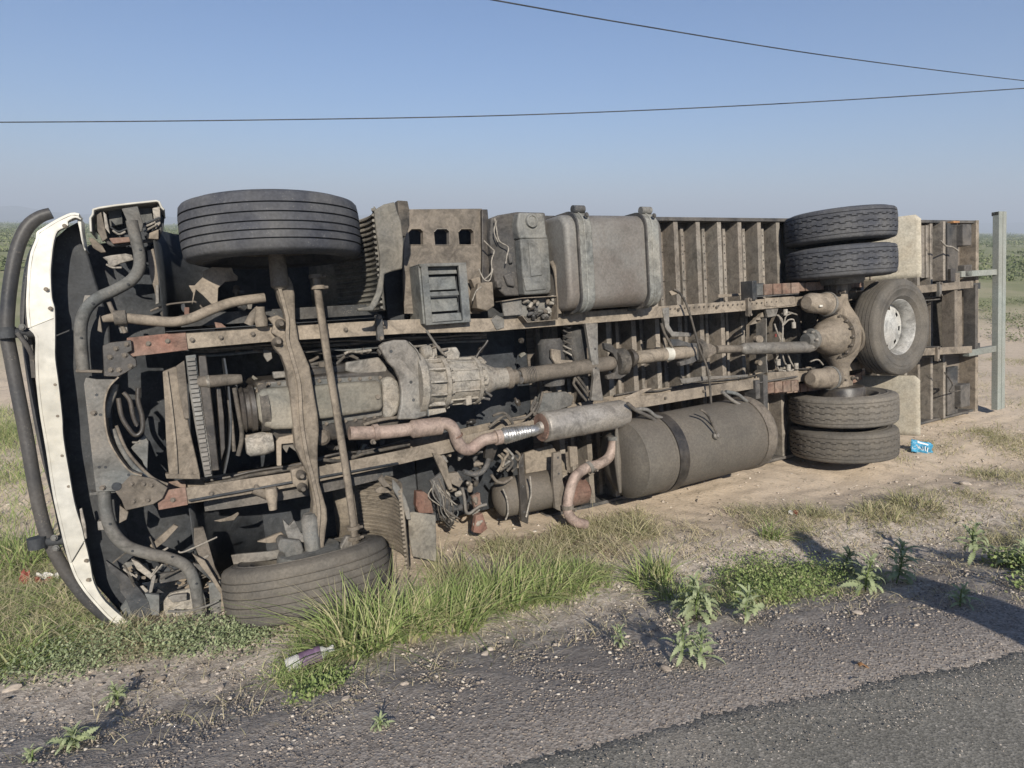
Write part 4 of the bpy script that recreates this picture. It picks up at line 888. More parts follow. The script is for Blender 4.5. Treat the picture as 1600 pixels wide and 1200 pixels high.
# hangers and small air tanks
for q, m in (([(811, 722), (818, 708), (820, 740), (827, 800), (825, 819), (815, 815), (813, 780)], 'dusty_steel'), ([(865, 708), (877, 706), (879, 750), (884, 770), (878, 800), (868, 795), (864, 750)], 'dusty_steel'), ([(890, 698), (902, 698), (904, 725), (892, 730)], 'tan_steel'), ([(915, 505), (934, 505), (935, 560), (938, 590), (943, 626), (924, 626), (928, 590), (924, 560)], 'dusty_steel')):
    plate('hanger_bracket', q, .02 if m == 'dusty_steel' else .08, .035, m, T, bevel=.003)
for x, y in ((815, 728), (817, 760), (819, 800), (872, 715), (873, 740), (930, 545), (931, 575)): bolt(P(x, y, .02), 'dark_steel', T, .007, .008)
a0, a1 = P(782, 778, .20), P(866, 762, .20)
at = lathe('air_tank', a0, a1 - a0, [(-.05, 0), (-.045, .06), (-.02, .12), (.0, .145), (.03, .155), ((a1 - a0).length - .03, .155), ((a1 - a0).length + .02, .12), ((a1 - a0).length + .04, 0)], 'cylinder_tank', T, seg=36)
a0, a1 = P(885, 772, .24), P(914, 765, .24)
lathe('air_tank', a0, a1 - a0, [(-.1, 0), (-.1, .10), (.0, .115), ((a1 - a0).length - .02, .115), ((a1 - a0).length + .02, .07), ((a1 - a0).length + .03, 0)], 'rust_primer', T, seg=36)
plate('inner_panel', [(820, 708), (862, 694), (886, 730), (886, 742), (822, 742)], .24, .03, 'tan_steel', T)
tube('tank_hose', PP([(786, 764), (792, 780), (794, 800), (790, 812)], .03), .007, 'pale_wire', T)
tube('tank_hose', PP([(828, 744), (830, 770), (826, 790), (822, 808)], .0), .007, 'pale_wire', T)
# wiring and valves hanging below the frame
knot = [(652, 748), (662, 742), (690, 722), (700, 735), (716, 716), (740, 735), (735, 760), (748, 770), (726, 790), (716, 806), (700, 815), (688, 790), (674, 780), (662, 765)]
plate('bent_bracket', [(676, 708), (690, 712), (698, 722), (702, 742), (708, 764), (702, 766), (692, 744), (684, 726)], .0, .03, 'tan_steel', T)
plate('bent_bracket', [(672, 752), (690, 738), (698, 770), (706, 800), (700, 808), (690, 790), (680, 770)], .02, .03, 'dark_steel', T)
plate('bent_bracket', [(700, 740), (716, 738), (724, 752), (718, 762), (706, 756)], .03, .05, 'dusty_steel', T)
plate('bent_bracket', [(744, 806), (754, 802), (762, 826), (752, 834), (740, 832)], .05, .05, 'rust_primer', T)
plate('bent_bracket', [(738, 776), (750, 770), (752, 790), (744, 800)], .04, .04, 'rust_primer', T)
plate('bent_bracket', [(760, 680), (772, 684), (778, 700), (770, 722), (758, 716)], .1, .04, 'dusty_steel', T)
tube('bent_pipe', PP([(724, 737), (740, 741), (752, 738), (760, 728), (764, 716)], .02), .020, 'dusty_steel', T)
tube('bent_pipe', PP([(722, 762), (726, 780), (728, 798), (734, 802), (748, 792), (760, 788)], .0), .012, 'tan_steel', T)
tube('bent_pipe', PP([(768, 742), (776, 752), (788, 754), (800, 746)], .04), .012, 'dusty_steel', T)
for k in range(16):
    a = rng.random(2); x0, y0 = 672 + 18 * a[0], 742 + 24 * a[1]; dx, dy = 18 + 20 * rng.random(), 30 + 40 * rng.random()
    tube('loose_wire', PP([(x0, y0), (x0 + dx * .2 + 8 * rng.normal(), y0 + dy * .4), (x0 + dx * .6 + 6 * rng.normal(), y0 + dy * .8), (x0 + dx, y0 + dy)], .0 + .08 * rng.random()), .0045, ('pale_wire', 'hose_rubber', 'dusty_steel')[k % 3], T, seg=6)
for k in range(34):
    x, y = 690 + 60 * rng.random(), 705 + 118 * rng.random()
    lathe('valve', P(x, y, .02 + .12 * rng.random()), Vector((rng.normal(), -1.2, rng.normal())), [(-.04, 0), (-.04, .018 + .012 * rng.random()), (.0, .02), (.012, .012), (.03, .009), (.03, 0)], ('cast_alloy', 'dusty_steel', 'dark_steel', 'tan_steel', 'hose_rubber')[k % 5], T, seg=10)
for k in range(9):
    x0, y0 = 778 + 30 * rng.random(), 700 + 12 * rng.random()
    tube('air_hose', PP([(x0, y0), (x0 + 6, y0 + 6), (x0 + 14 * rng.random(), y0 + 14), (x0 - 4 + 8 * rng.random(), y0 + 26)], .0 + .05 * rng.random()), .010, ('tan_steel', 'hose_rubber')[k % 2], T, seg=8)
for q in ([(764, 668), (778, 656), (790, 650), (800, 660), (800, 668)], [(770, 650), (785, 645), (796, 652), (802, 664)], [(838, 620), (830, 640), (838, 650), (828, 660)], [(848, 612), (842, 634), (834, 650)], [(898, 590), (910, 606), (920, 620), (926, 628)], [(896, 600), (906, 614), (916, 626)], [(900, 585), (914, 604), (922, 618)], [(840, 628), (834, 640), (822, 652), (800, 656)], [(892, 545), (898, 560), (900, 580), (896, 600)]):
    tube('air_hose', PP(q, .10), .011, 'hose_rubber', T, seg=8)
plate('dryer_bracket', [(848, 615), (885, 612), (897, 620), (893, 634), (850, 648), (836, 645)], .12, .06, 'grey_steel', T, bevel=.006)
lathe('air_dryer', P(862, 560, .20), VZ, [(-.22, 0), (-.22, .09), (-.1, .11), (.12, .11), (.16, .08), (.16, 0)], 'dark_steel', T, seg=28)
lathe('air_dryer', P(898, 545, .24), VZ, [(-.24, 0), (-.24, .1), (.16, .1), (.2, .06), (.2, 0)], 'dark_steel', T, seg=28)
plate('bracket', [(862, 545), (876, 547), (877, 562), (895, 563), (895, 568), (868, 569), (862, 558)], .06, .03, 'tan_steel', T)
for k in range(6): tube('air_hose', PP([(880, 508 + 8 * k), (888, 512 + 8 * k), (893, 510 + 9 * k)], .09), .007, 'pale_wire' if k > 3 else 'hose_rubber', T, seg=8)
plate('bracket', [(1035, 482), (1046, 480), (1046, 508), (1052, 518), (1080, 520), (1080, 526), (1050, 526), (1040, 512)], .02, .04, 'tan_steel', T)
tube('brake_hose', PP([(1052, 452), (1062, 458), (1072, 474), (1080, 498), (1086, 520), (1094, 548), (1104, 572), (1109, 600), (1112, 640), (1117, 665), (1121, 678)], -.06), .010, 'hose_rubber', T)
tube('brake_hose', PP([(1096, 640), (1106, 650), (1113, 664), (1120, 680)], -.32), .008, 'hose_rubber', T)
plate('hose_bracket', [(1046, 455), (1058, 452), (1062, 458), (1050, 462)], -.05, .02, 'tan_steel', T)
tube('brake_hose', PP([(1033, 505), (1038, 520), (1046, 535), (1050, 542)], .05), .012, 'hose_rubber', T)
plate('torn_strip', [(975, 622), (1005, 608), (1020, 606), (1000, 618), (1016, 620), (990, 628)], .06, .02, 'tan_steel', T)
plate('torn_strip', [(1063, 592), (1100, 588), (1140, 587), (1170, 585), (1168, 589), (1110, 593), (1066, 600)], .06, .02, 'dusty_steel', T)
# ---- big cylinder under the lower side
c0, c1 = P(976, 718, -.05), P(1180, 672, -.05); cd = (c1 - c0); cl = cd.length; cn = cd.normalized(); RC = .33
cyl = lathe('storage_cylinder', c0, cd, [(-.075, 0), (-.08, .10), (-.075, .20), (-.045, .27), (-.012, .305), (-.006, .322), (.0, .326), (.012, .326), (.015, .322), (.02, .322), (.03, RC - .002), (.27, RC), (.275, RC + .006), (.29, RC + .006), (.295, RC), (cl - .10, RC), (cl - .085, RC - .004), (cl - .06, RC - .03), (cl - .04, .22), (cl - .03, 0)], 'cylinder_tank', T, seg=64)
for t in (.30, cl - .22):
    lathe('cylinder_strap', c0 + cn * t, cd, [(0, RC), (0, RC + .012), (.10, RC + .012), (.10, RC)], 'dusty_steel', T, seg=64)
for q in ([(980, 630), (992, 640), (1008, 648), (1022, 656), (1032, 668), (1036, 690)], [(992, 640), (1010, 640), (1024, 650), (1036, 656), (1040, 680)], [(1128, 612), (1142, 624), (1158, 634), (1172, 642), (1180, 664)], [(1134, 612), (1152, 616), (1168, 628), (1184, 636), (1190, 660)]):
    tube('strap_rod', PP(q, -.16), .016, 'dusty_steel', T)
tube('cylinder_hose', PP([(1094, 640), (1106, 648), (1113, 662), (1120, 678)], -.39), .008, 'hose_rubber', T)
lathe('cylinder_port', P(1120, 681, -.385), Vector((0, -1, .3)), [(-.02, 0), (-.02, .03), (.0, .03), (.012, .016), (.02, .016), (.02, 0)], 'tan_steel', T, seg=14)
plate('end_bracket', [(1194, 662), (1202, 662), (1204, 710), (1206, 718), (1190, 718), (1192, 700)], -.12, .30, 'tan_steel', T)
plate('hanger_beam', [(1193, 585), (1200, 587), (1200, 662), (1194, 662)], -.02, .08, 'dark_steel', T)
obj('cylinder_dent', add_tube(bmesh.new(), [c0 - cn * .08 + Vector((0, -.02, .28)), c0 - cn * .095 + Vector((0, -.03, .0)), c0 - cn * .08 + Vector((0, -.02, -.26))], [.012, .03, .012], 10), 'cylinder_tank', cyl)

# ---- frame cross members
plate('cross_member', [(1196, 482), (1216, 481), (1212, 494), (1207, 505), (1207, 540), (1212, 552), (1216, 568), (1216, 584), (1171, 587), (1171, 508), (1187, 494)], .10, .04, 'tan_steel', T,
      holes=[[(1185 + 4 * math.cos(a), 500 + 4.5 * math.sin(a)) for a in np.linspace(0, 6.28, 13)[:-1]], [(1187 + 6 * math.cos(a), 530 + 6 * math.sin(a)) for a in np.linspace(0, 6.28, 13)[:-1]], [(1188 + 3.5 * math.cos(a), 567 + 4 * math.sin(a)) for a in np.linspace(0, 6.28, 13)[:-1]]])
wall('cross_member_flange', [(1198, 484), (1198, 560), (1200, 582)], .08, .20, .01, 'tan_steel', T, smooth_path=False)
plate('rail_gusset', [(1196, 480), (1217, 480), (1213, 494), (1200, 496)], .05, .03, 'tan_steel', T)
plate('rail_gusset', [(1195, 478), (1195, 466), (1240, 463), (1244, 476), (1216, 480)], .02, .02, 'tan_steel', T)
plate('rail_gusset', [(1200, 582), (1240, 580), (1246, 590), (1200, 596)], .02, .02, 'tan_steel', T)
for u in (6.15, 8.35):
    box('cross_member', u, u + .06, -.40, .42, .12, .26, 'dusty_steel', T)
def fxm(px, y0, y1, w=.09, wd=.06):
    a, b_ = P(px, y0, w), P(px, y1, w); box('cross_member', a.x, a.x + wd, b_.z, a.z, w, w + .15, 'dusty_steel', T)
fxm(1492, 452, 548)
# air lines by the rear cross member
for q in ([(1214, 492), (1222, 500), (1223, 520), (1222, 534)], [(1216, 492), (1224, 506), (1228, 494), (1236, 490)], [(1210, 506), (1214, 518), (1220, 532)], [(1222, 552), (1226, 566), (1232, 574)], [(1216, 555), (1212, 566), (1218, 580)], [(1230, 552), (1236, 566), (1242, 576)], [(1224, 508), (1232, 500), (1240, 500), (1240, 510)], [(1222, 490), (1232, 488), (1246, 492)], [(1218, 578), (1232, 580), (1244, 576)], [(1266, 565), (1278, 562), (1286, 570)]):
    tube('air_line', PP(q, .08), .008, ('pale_wire', 'dusty_steel')[int(q[0][0]) % 2], T, seg=8)
for x, y in ((1240, 508), (1227, 488), (1216, 566), (1232, 574), (1244, 572)): lathe('valve', P(x, y, .06), VZ, [(-.03, 0), (-.03, .022), (.03, .022), (.03, 0)], 'cast_alloy', T, seg=12)
lathe('wire_sleeve', P(1212, 524, .07), VZ, [(-.015, 0), (-.015, .010), (.015, .010), (.015, 0)], 'lamp_red', T, seg=10)

# ---- rear leaf springs
def rear_spring(v, y0):
    s_ = bpy.data.objects.new('leaf_spring', None); C.objects.link(s_); s_.parent = T
    for k in range(7):
        a = .84 - k * .075; w_k = .16 - k * .016
        bm = bmesh.new(); rows = []
        for t in np.linspace(-1, 1, 11):
            p = L(WB - .02 + t * a, v, w_k + .16 * (t * a) ** 2); rows.append([bm.verts.new(p + VZ * x + YW * y) for x, y in ((-.042, 0), (.042, 0), (.042, .0135), (-.042, .0135))])
        for A, B in zip(rows, rows[1:]):
            for j in range(4): bm.faces.new((A[j], B[j], B[(j + 1) % 4], A[(j + 1) % 4]))
        bm.faces.new(rows[0]); bm.faces.new(rows[-1][::-1]); obj('spring_leaf', bm, 'spring_steel', s_, bevel=.003)
    for uu in (-.12, .12): box('spring_clip', WB - .04 + uu, WB + uu, v - .055, v + .055, .02, .2, 'dusty_steel', s_)
    lathe('spring_eye', L(WB - .90, v - .045, .28), VZ, [(0, 0), (0, .05), (.09, .05), (.09, 0)], 'dusty_steel', s_, seg=20)
    box('spring_hanger', WB - .98, WB - .82, v - .07, v + .07, .26, .42, 'dark_steel', s_)
rear_spring(.53, 0); rear_spring(-.50, 0)
# auxiliary leaf packs seen ahead of the axle
for (xa, ya, xb, yb, h) in ((1184, 453, 1247, 450, .105), (1189, 608, 1246, 602, .11)):
    pk = bpy.data.objects.new('helper_spring', None); C.objects.link(pk); pk.parent = T
    a, b_ = P(xa, ya, .0), P(xb, yb, .0); n5 = 5
    for k in range(n5):
        p = a.lerp(b_, (k + .5) / n5); ln = (b_.x - a.x) / n5
        box('spring_leaf', p.x - ln * .49, p.x + ln * .49, p.z - h / 2, p.z + h / 2, -.02 - .012 * k + .05, .10, 'spring_steel' if k else 'dusty_steel', pk, bevel=.006)
    box('spring_plate', a.x - .03, b_.x, a.z + (h / 2 + .004 if ya > 500 else -h / 2 - .016), a.z + (h / 2 + .016 if ya > 500 else -h / 2 - .004), -.01, .10, 'dark_steel', pk)
    box('spring_hanger', a.x - .07, a.x - .01, a.z - .09, a.z + .09, .0, .14, 'dusty_steel', pk)

# ---- rear axle
bm = bmesh.new()
add_lathe(bm, L(WB, 0, .02), VZ, [(-.60, 0), (-.60, .085), (-.36, .09), (-.30, .10), (-.20, .17), (-.08, .215), (.06, .22), (.18, .18), (.30, .11), (.36, .09), (.60, .085), (.60, 0)], 40)
obj('rear_axle', bm, 'tan_steel', T)
dc = L(WB - .10, -.0, .0)
df = lathe('differential', dc, -UX, [(-.06, .0), (-.06, .235), (-.02, .24), (.02, .24), (.022, .20), (.06, .195), (.16, .17), (.24, .125), (.27, .10), (.36, .085), (.36, 0)], 'tan_steel', T, seg=44)
for k in range(16):
    a = 2 * math.pi * k / 16; bolt(dc + Vector((-.02, .222 * math.cos(a), .222 * math.sin(a))), 'dusty_steel', df, .013, .03, axis=-UX)
lathe('pinion_flange', dc - UX * .34, -UX, [(0, 0), (0, .10), (.03, .11), (.05, .10), (.06, .07), (.12, .06), (.12, 0)], 'dusty_steel', T, seg=24)
for k in range(6):
    a = 2 * math.pi * k / 6; bolt(dc + Vector((-.39, .088 * math.cos(a), .088 * math.sin(a))), 'cast_alloy', T, .011, .03, axis=-UX)
bm = bmesh.new(); add_lathe(bm, L(WB + .05, -.02, -.0), UX, [(0, 0), (0, .21), (.06, .205), (.13, .16), (.17, .08), (.18, 0)], 40); obj('axle_cover', bm, 'tan_steel', T)
# brake chambers
for xa, ya, xb, yb in ((1262, 473, 1304, 476), (1268, 592, 1308, 590)):
    a, b_ = P(xa, ya, -.06), P(xb, yb, -.06); ln = (b_ - a).length
    bc = lathe('brake_chamber', a, b_ - a, [(-.02, 0), (-.02, .06), (0, .085), (.04, .098), (ln * .62, .102), (ln * .66, .115), (ln * .74, .115), (ln * .78, .10), (ln, .085), (ln + .03, 0)], 'tan_steel', T, seg=32)
    lathe('chamber_band', a + (b_ - a) * .66, b_ - a, [(0, .10), (0, .122), (.03, .122), (.03, .10)], 'dusty_steel', bc, seg=32)
    box('chamber_bracket', b_.x - .02, b_.x + .05, b_.z - .10, b_.z + .06, -.06, .04, 'dusty_steel', T)
p = P(1283, 478, -.163); box('chamber_label', p.x - .022, p.x + .022, p.z - .01, p.z + .01, -.168, -.155, 'white_paint', T)
for v in (.50, -.50):
    for u in (-.09, .09): 
        for s in (-.05, .05): bolt(L(WB + u, v + s, -.06), 'dusty_steel', T, .014, .06)
    box('axle_seat', WB - .12, WB + .12, v - .07, v + .07, -.05, .06, 'tan_steel', T, bevel=.012)
tube('rear_shock', [L(WB + .12, .36, .04), L(WB + .35, .34, .35)], .035, 'dusty_steel', T, smooth=False)
tube('rear_shock', [L(WB + .12, -.36, .04), L(WB + .35, -.34, .35)], .035, 'dusty_steel', T, smooth=False)

# ---- cargo body: cross members, floor boards, side rails, box
WX = .40; WF = .56; VT = 1.262; VB = -1.30
body = box('cargo_box', 2.02, 8.92, VB, VT, WF + .03, 3.0, 'container_paint', T, bevel=.02)
nb = 9
for k in range(nb):
    a = VB + .02 + (VT - VB - .04) * k / nb; b_ = a + (VT - VB - .04) / nb - .008
    box('floor_board', 2.05, 8.88, a, b_, WF, WF + .026, 'floor_board', T, bevel=.002)
# where the visible ribs stand
ribu = []
for x in (1052, 1086.5, 1120, 1152, 1183, 1212.5): ribu.append(P(x, 345, WX).x)
st_ = (ribu[-1] - ribu[0]) / 5
us = [ribu[0] + st_ * k for k in range(-6, 17)]
for k, u in enumerate(us):
    if u < 2.05 or u > 8.62: continue
    bm = bmesh.new(); t = .006
    sec = [(0, 0), (.052, 0), (.052, t), (t, t), (t, WF - WX - t), (.045, WF - WX - t), (.045, WF - WX), (0, WF - WX)]
    add_prism(bm, [L(u + a, VB + .03, WX + b_) for a, b_ in sec], VZ * (VT - VB - .05)); xm = obj('body_cross_member', bm, 'rib_steel', T, bevel=.0015)
    # riveted flange of the next hat section
    uf = u - .095
    fl_ = box('rivet_flange', uf, uf + .035, VB + .05, VT - .08, WX + .11, WX + .118, 'rib_steel', T, bevel=.001)
    box('rivet_web', uf, uf + .005, VB + .05, VT - .08, WX + .118, WF, 'rib_steel', T, bevel=0)
    if 3.6 < u < 5.2:
        for j in range(9): bolt(L(uf + .018, 1.10 - j * .085, WX + .11), 'dark_steel', fl_, .006, .004)
for v0, v1 in ((VT - .035, VT), (VB, VB + .03)): box('side_rail', 2.02, 8.92, v0, v1, WX - .02, WF + .03, 'dark_steel', T)
for s, (xa, ya, xb, yb) in ((1, (800, 500, 1500, 440)), (-1, (800, 685, 1500, 553))):
    box('long_sill', 2.05, 8.85, s * .40 - .04, s * .40 + .04, .30, WX, 'dark_steel', T)
plate('stay_bar', [(1123, 460), (1160, 458), (1160, 462), (1123, 465)], .3, .03, 'tan_steel', T)
# tail end
ue = P(1466, 345, WX).x
box('tail_panel', P(1442, 345, WX).x, ue - .12, .55, 1.2, WX + .02, WX + .05, 'rib_steel', T)
for x in (1447, 1455): box('rib', P(x, 345, WX).x, P(x, 345, WX).x + .03, .55, 1.2, WX - .0, WX + .02, 'rib_steel', T)
box('tail_post', ue, ue + .05, .50, 1.24, WX - .06, WF, 'rib_steel', T); box('tail_post', ue, ue + .05, -1.28, -.55, WX - .06, WF, 'rib_steel', T)
for s in (1, -1):
    a, b_ = (.50, 1.22) if s > 0 else (-1.24, -.62)
    tl = box('tail_bracket', ue + .06, ue + .30, a, b_, WX - .08, WX - .02, 'dark_steel', T, bevel=.006)
    if s > 0:
        l1 = box('tail_lamp', ue + .26, ue + .46, .92, 1.19, WX - .16, WX + .05, 'dark_steel', T, bevel=.012); box('lens', ue + .46, ue + .47, .94, 1.17, WX - .14, WX + .03, 'lamp_red', l1)
        l2 = box('tail_lamp', ue + .30, ue + .48, .52, .68, WX - .16, WX + .05, 'dark_steel', T, bevel=.012); box('lens', ue + .48, ue + .49, .53, .67, WX - .14, WX + .03, 'lamp_red', l2)
        m_ = box('marker_lamp', ue + .12, ue + .26, 1.21, 1.235, WX - .12, WX - .04, 'lamp_amber', T)
    else:
        l1 = box('tail_lamp', ue + .22, ue + .44, -1.16, -.86, WX - .16, WX + .05, 'dark_steel', T, bevel=.012); box('lens', ue + .44, ue + .45, -1.14, -.88, WX - .14, WX + .03, 'lamp_red', l1)
tube('lamp_wire', PP([(1470, 376), (1478, 384), (1488, 386), (1497, 392)], .2), .010, 'pale_wire', T, seg=8)
tube('lamp_wire', PP([(1476, 582), (1488, 600), (1484, 612), (1500, 610)], .2), .008, 'hose_rubber', T, seg=8)
plate('tail_frame', [(1492, 456), (1503, 452), (1504, 540), (1500, 548), (1492, 548)], .12, .06, 'tan_steel', T)
box('rear_sill', 8.86, 8.93, VB, VT, WX - .04, WF + .03, 'tan_steel', T)
# mud flaps (hang behind the rear wheels, swung back by the fall)
for (v0, v1) in ((.545, 1.20), (-1.16, -.50)):
    c = .05; un, uf = (6.40, 6.10) if v0 > 0 else (6.37, 6.12)
    wn = -.30; ww = WX - .02
    fu = lambda w: uf + (un - uf) * ((ww - w) / (ww - wn)) ** 1.3
    bm = bmesh.new(); cols = []
    for i in range(17):
        w = wn + (ww - wn) * i / 16; d_ = w - wn; cut = c - math.sqrt(max(0, c * c - (c - d_) ** 2)) if d_ < c else 0
        top = v1 - cut; ring = []
        for j in range(13):
            v = v0 + (top - v0) * j / 12; ring.append(bm.verts.new(L(fu(w) + .0025 * math.sin(v * 11 + i * .3), v, w)))
        cols.append(ring)
    for A, B in zip(cols, cols[1:]):
        for j in range(12): bm.faces.new((A[j], B[j], B[j + 1], A[j + 1]))
    fl = obj('mud_flap', bm, 'flap_rubber', T); sm = fl.modifiers.new('t', 'SOLIDIFY'); sm.thickness = .012
for k in range(5): 
    a = P(1352 + 9 * k, 430, .1); box('rib', a.x, a.x + .035, a.z - .05, a.z + .12, .1, .12, 'rib_steel', T)
# spare carrier
box('spare_carrier', sp.x - .04, sp.x + .04, -.38, .42, .02, .08, 'dark_steel', T); box('spare_carrier', sp.x - .5, sp.x + .5, sp.z - .04, sp.z + .04, .08, .12, 'dark_steel', T)
# rear under-ride bar standing up on its end, with its two arms
ub = P(1561, 480, .26).x
a, b_ = P(1552, 330, .22), P(1573, 640, .22)
gb = obj('underride_bar', add_prism(bmesh.new(), [L(ub - .06, 1.40, .20), L(ub + .01, 1.40, .20), L(ub + .01, 1.40, .205), L(ub + .10, 1.40, .30), L(ub + .095, 1.40, .31), L(ub - .06, 1.40, .21)], VZ * -2.72), 'galvanised', T, bevel=.002)
bpy.data.objects.remove(gb)
v1b, v0b = P(1560, 330, .22).z, P(1562, 640, .22).z
u0b, u1b = P(1560, 480, .22).x, P(1571.5, 480, .22).x
bm = bmesh.new(); t = .008; dw = .075
sec = [(0, 0), (0, dw), (t, dw), (t, t), (u1b - u0b - t, t), (u1b - u0b - t, dw), (u1b - u0b, dw), (u1b - u0b, 0)]
add_prism(bm, [L(u0b + a, v1b, .22 + b_) for a, b_ in sec], VZ * (v0b - v1b)); bar = obj('underride_bar', bm, 'galvanised', T, bevel=.002)
box('bar_seam', (u0b + u1b) / 2 - .004, (u0b + u1b) / 2, v0b, v1b, .214, .2195, 'galvanised', bar, bevel=0)
box('bar_cap', u0b, u1b, v1b - .05, v1b, .225, .31, 'dark_steel', bar)
for (x0, y0, x1, y1, th) in ((1500, 429, 1553, 425, .075), (1512, 549, 1553, 548, .085)):
    a, b_ = P(x0, y0, .26), P(x1, y1, .26)
    box('underride_arm', a.x, u0b + .02, (a.z + b_.z) / 2 - th / 2, (a.z + b_.z) / 2 + th / 2, .24, .32, 'galvanised', T)
for x, y in ((1486, 434), (1492, 440)): plate('bracket', [(x, y - 14), (x + 8, y - 14), (x + 8, y + 6), (x, y + 6)], .12, .04, 'dusty_steel', T)

# ---- crushed headlamp corner at the ground
for nm, q, w, m in (('torn_panel', [(165, 876), (185, 890), (205, 905), (231, 936), (237, 960), (222, 968), (206, 960), (196, 935), (188, 925), (185, 905), (172, 893)], .08, 'dark_steel'),
                    ('torn_panel', [(226, 928), (249, 930), (249, 962), (237, 962), (232, 940)], .04, 'grey_steel'),
                    ('lamp_bucket', [(255, 940), (266, 928), (298, 920), (304, 960), (262, 966), (256, 956)], .10, 'cast_alloy'),
                    ('lamp_bucket', [(262, 934), (272, 930), (292, 928), (292, 938), (270, 942)], .05, 'dusty_steel'),
                    ('hood_stay', [(303, 826), (318, 824), (326, 850), (336, 886), (346, 905), (337, 906), (326, 886), (312, 872), (303, 850)], .08, 'tan_steel'),
                    ('hood_stay', [(234, 853), (272, 820), (279, 823), (258, 846), (240, 860)], .10, 'tan_steel'),
                    ('torn_panel', [(326, 912), (344, 908), (350, 940), (346, 968), (330, 970)], .05, 'dusty_steel'),
                    ('torn_panel', [(345, 925), (352, 926), (364, 965), (356, 976), (346, 972)], .03, 'tan_steel'),
                    ('torn_panel', [(246, 898), (280, 892), (300, 892), (302, 902), (262, 910), (250, 912)], .14, 'dark_steel'),
                    ('torn_panel', [(205, 874), (216, 878), (240, 898), (236, 906), (214, 890)], .08, 'cast_alloy'),
                    ('torn_panel', [(240, 896), (244, 900), (238, 925), (232, 928), (236, 908)], .08, 'dusty_steel'),
                    ('lamp_ring', [(188, 950), (198, 936), (214, 938), (222, 952), (216, 966), (198, 968)], .12, 'dusty_steel'),
                    ('torn_panel', [(300, 880), (322, 884), (338, 900), (330, 908), (312, 892)], .05, 'dusty_steel'),
                    ('arch_remnant', [(300, 865), (320, 876), (345, 918), (355, 930), (347, 932), (330, 905), (314, 885)], .02, 'tan_steel')):
    plate(nm, q, w, .03, m, T, bevel=.003)
for k in range(44):
    x, y = 200 + 130 * rng.random(), 868 + 95 * rng.random(); a = rng.random() * 6.28; s = 4 + 9 * rng.random()
    q = [(x + s * math.cos(a + t) * (.6 + .6 * rng.random()), y + s * .7 * math.sin(a + t) * (.6 + .6 * rng.random())) for t in (0, 1.2, 2.6, 3.9, 5.1)]
    plate('torn_fragment', q, .10 + .12 * rng.random(), .012, ('dusty_steel', 'cast_alloy', 'dark_steel', 'tan_steel', 'grey_steel', 'black_plastic')[k % 6], T, bevel=.002)
for k in range(12):
    x, y = 195 + 120 * rng.random(), 850 + 80 * rng.random()
    tube('loose_wire', PP([(x, y), (x + 14 * rng.normal(), y + 10 * rng.normal()), (x + 22 * rng.normal(), y + 16 * rng.normal())], .08), .005, ('pale_wire', 'hose_rubber')[k % 2], T, seg=6)
tube('lamp_wire', PP([(262, 955), (290, 955), (320, 948), (342, 938)], .0), .007, 'dusty_steel', T)
plate('arch_mud', [(361, 868), (372, 866), (420, 862), (452, 856), (448, 870), (420, 876), (380, 880), (366, 886)], .2, .02, 'tan_steel', T)
# ---- harnesses, pipes and small fittings strung along the chassis
def run(name, pts, w, r, m, wob=2.0, n=9, **k):
    q = []
    for i in range(n):
        t = i / (n - 1) * (len(pts) - 1); a = min(int(t), len(pts) - 2); f = t - a
        q.append((pts[a][0] * (1 - f) + pts[a + 1][0] * f, pts[a][1] * (1 - f) + pts[a + 1][1] * f + wob * rng.normal() * (0 < i < n - 1)))
    return tube(name, PP(q, w), r, m, T, seg=8, n=5, **k)
for y0, y1, w, r, m in ((545, 527, .20, .012, 'hose_rubber'), (552, 533, .24, .009, 'dusty_steel'), (540, 523, .16, .007, 'dusty_steel')): run('wiring_harness', [(300, y0 + 4), (760, y1)], w, r, m, n=14)
for y0, y1, w, r, m in ((758, 694, .20, .013, 'hose_rubber'), (752, 688, .24, .009, 'dusty_steel')): run('wiring_harness', [(320, y0), (640, y1)], w, r, m, n=10)
for y0, y1, w, r, m in ((500, 462, .30, .014, 'hose_rubber'), (498, 466, .27, .009, 'dark_steel')): run('wiring_harness', [(880, y0), (1480, y1)], w, r, m, n=16)
for y0, y1, w, r, m in ((628, 548, .30, .012, 'hose_rubber'), (618, 542, .26, .008, 'dark_steel')): run('wiring_harness', [(960, y0), (1480, y1)], w, r, m, n=16)
for k in range(46):
    zone = ((360, 600, 540, 592), (380, 600, 672, 720), (640, 850, 505, 556), (800, 940, 590, 640), (230, 420, 455, 500), (640, 780, 655, 700), (500, 620, 690, 745))[k % 7]
    x = zone[0] + (zone[1] - zone[0]) * rng.random(); y = zone[2] + (zone[3] - zone[2]) * rng.random(); w = .16 + .22 * rng.random(); s = 3 + 5 * rng.random(); a = rng.random() * 3.14
    if k % 3 == 0: lathe('valve', P(x, y, w), Vector((rng.normal(), -.6, rng.normal())), [(-.04, 0), (-.04, .02), (.0, .024), (.01, .014), (.035, .010), (.035, 0)], ('dusty_steel', 'dark_steel', 'pan_metal')[k % 3], T, seg=10)
    else: plate('small_bracket', [(x + s * math.cos(a) * q1 - s * .5 * math.sin(a) * q2, y + s * math.sin(a) * q1 + s * .5 * math.cos(a) * q2) for q1, q2 in ((-1, -1), (1.1, -.8), (1, .9), (.1, 1.3), (-.9, .8))], w, .03, ('dusty_steel', 'dark_steel', 'pan_metal', 'dark_steel')[k % 4], T, bevel=.003)
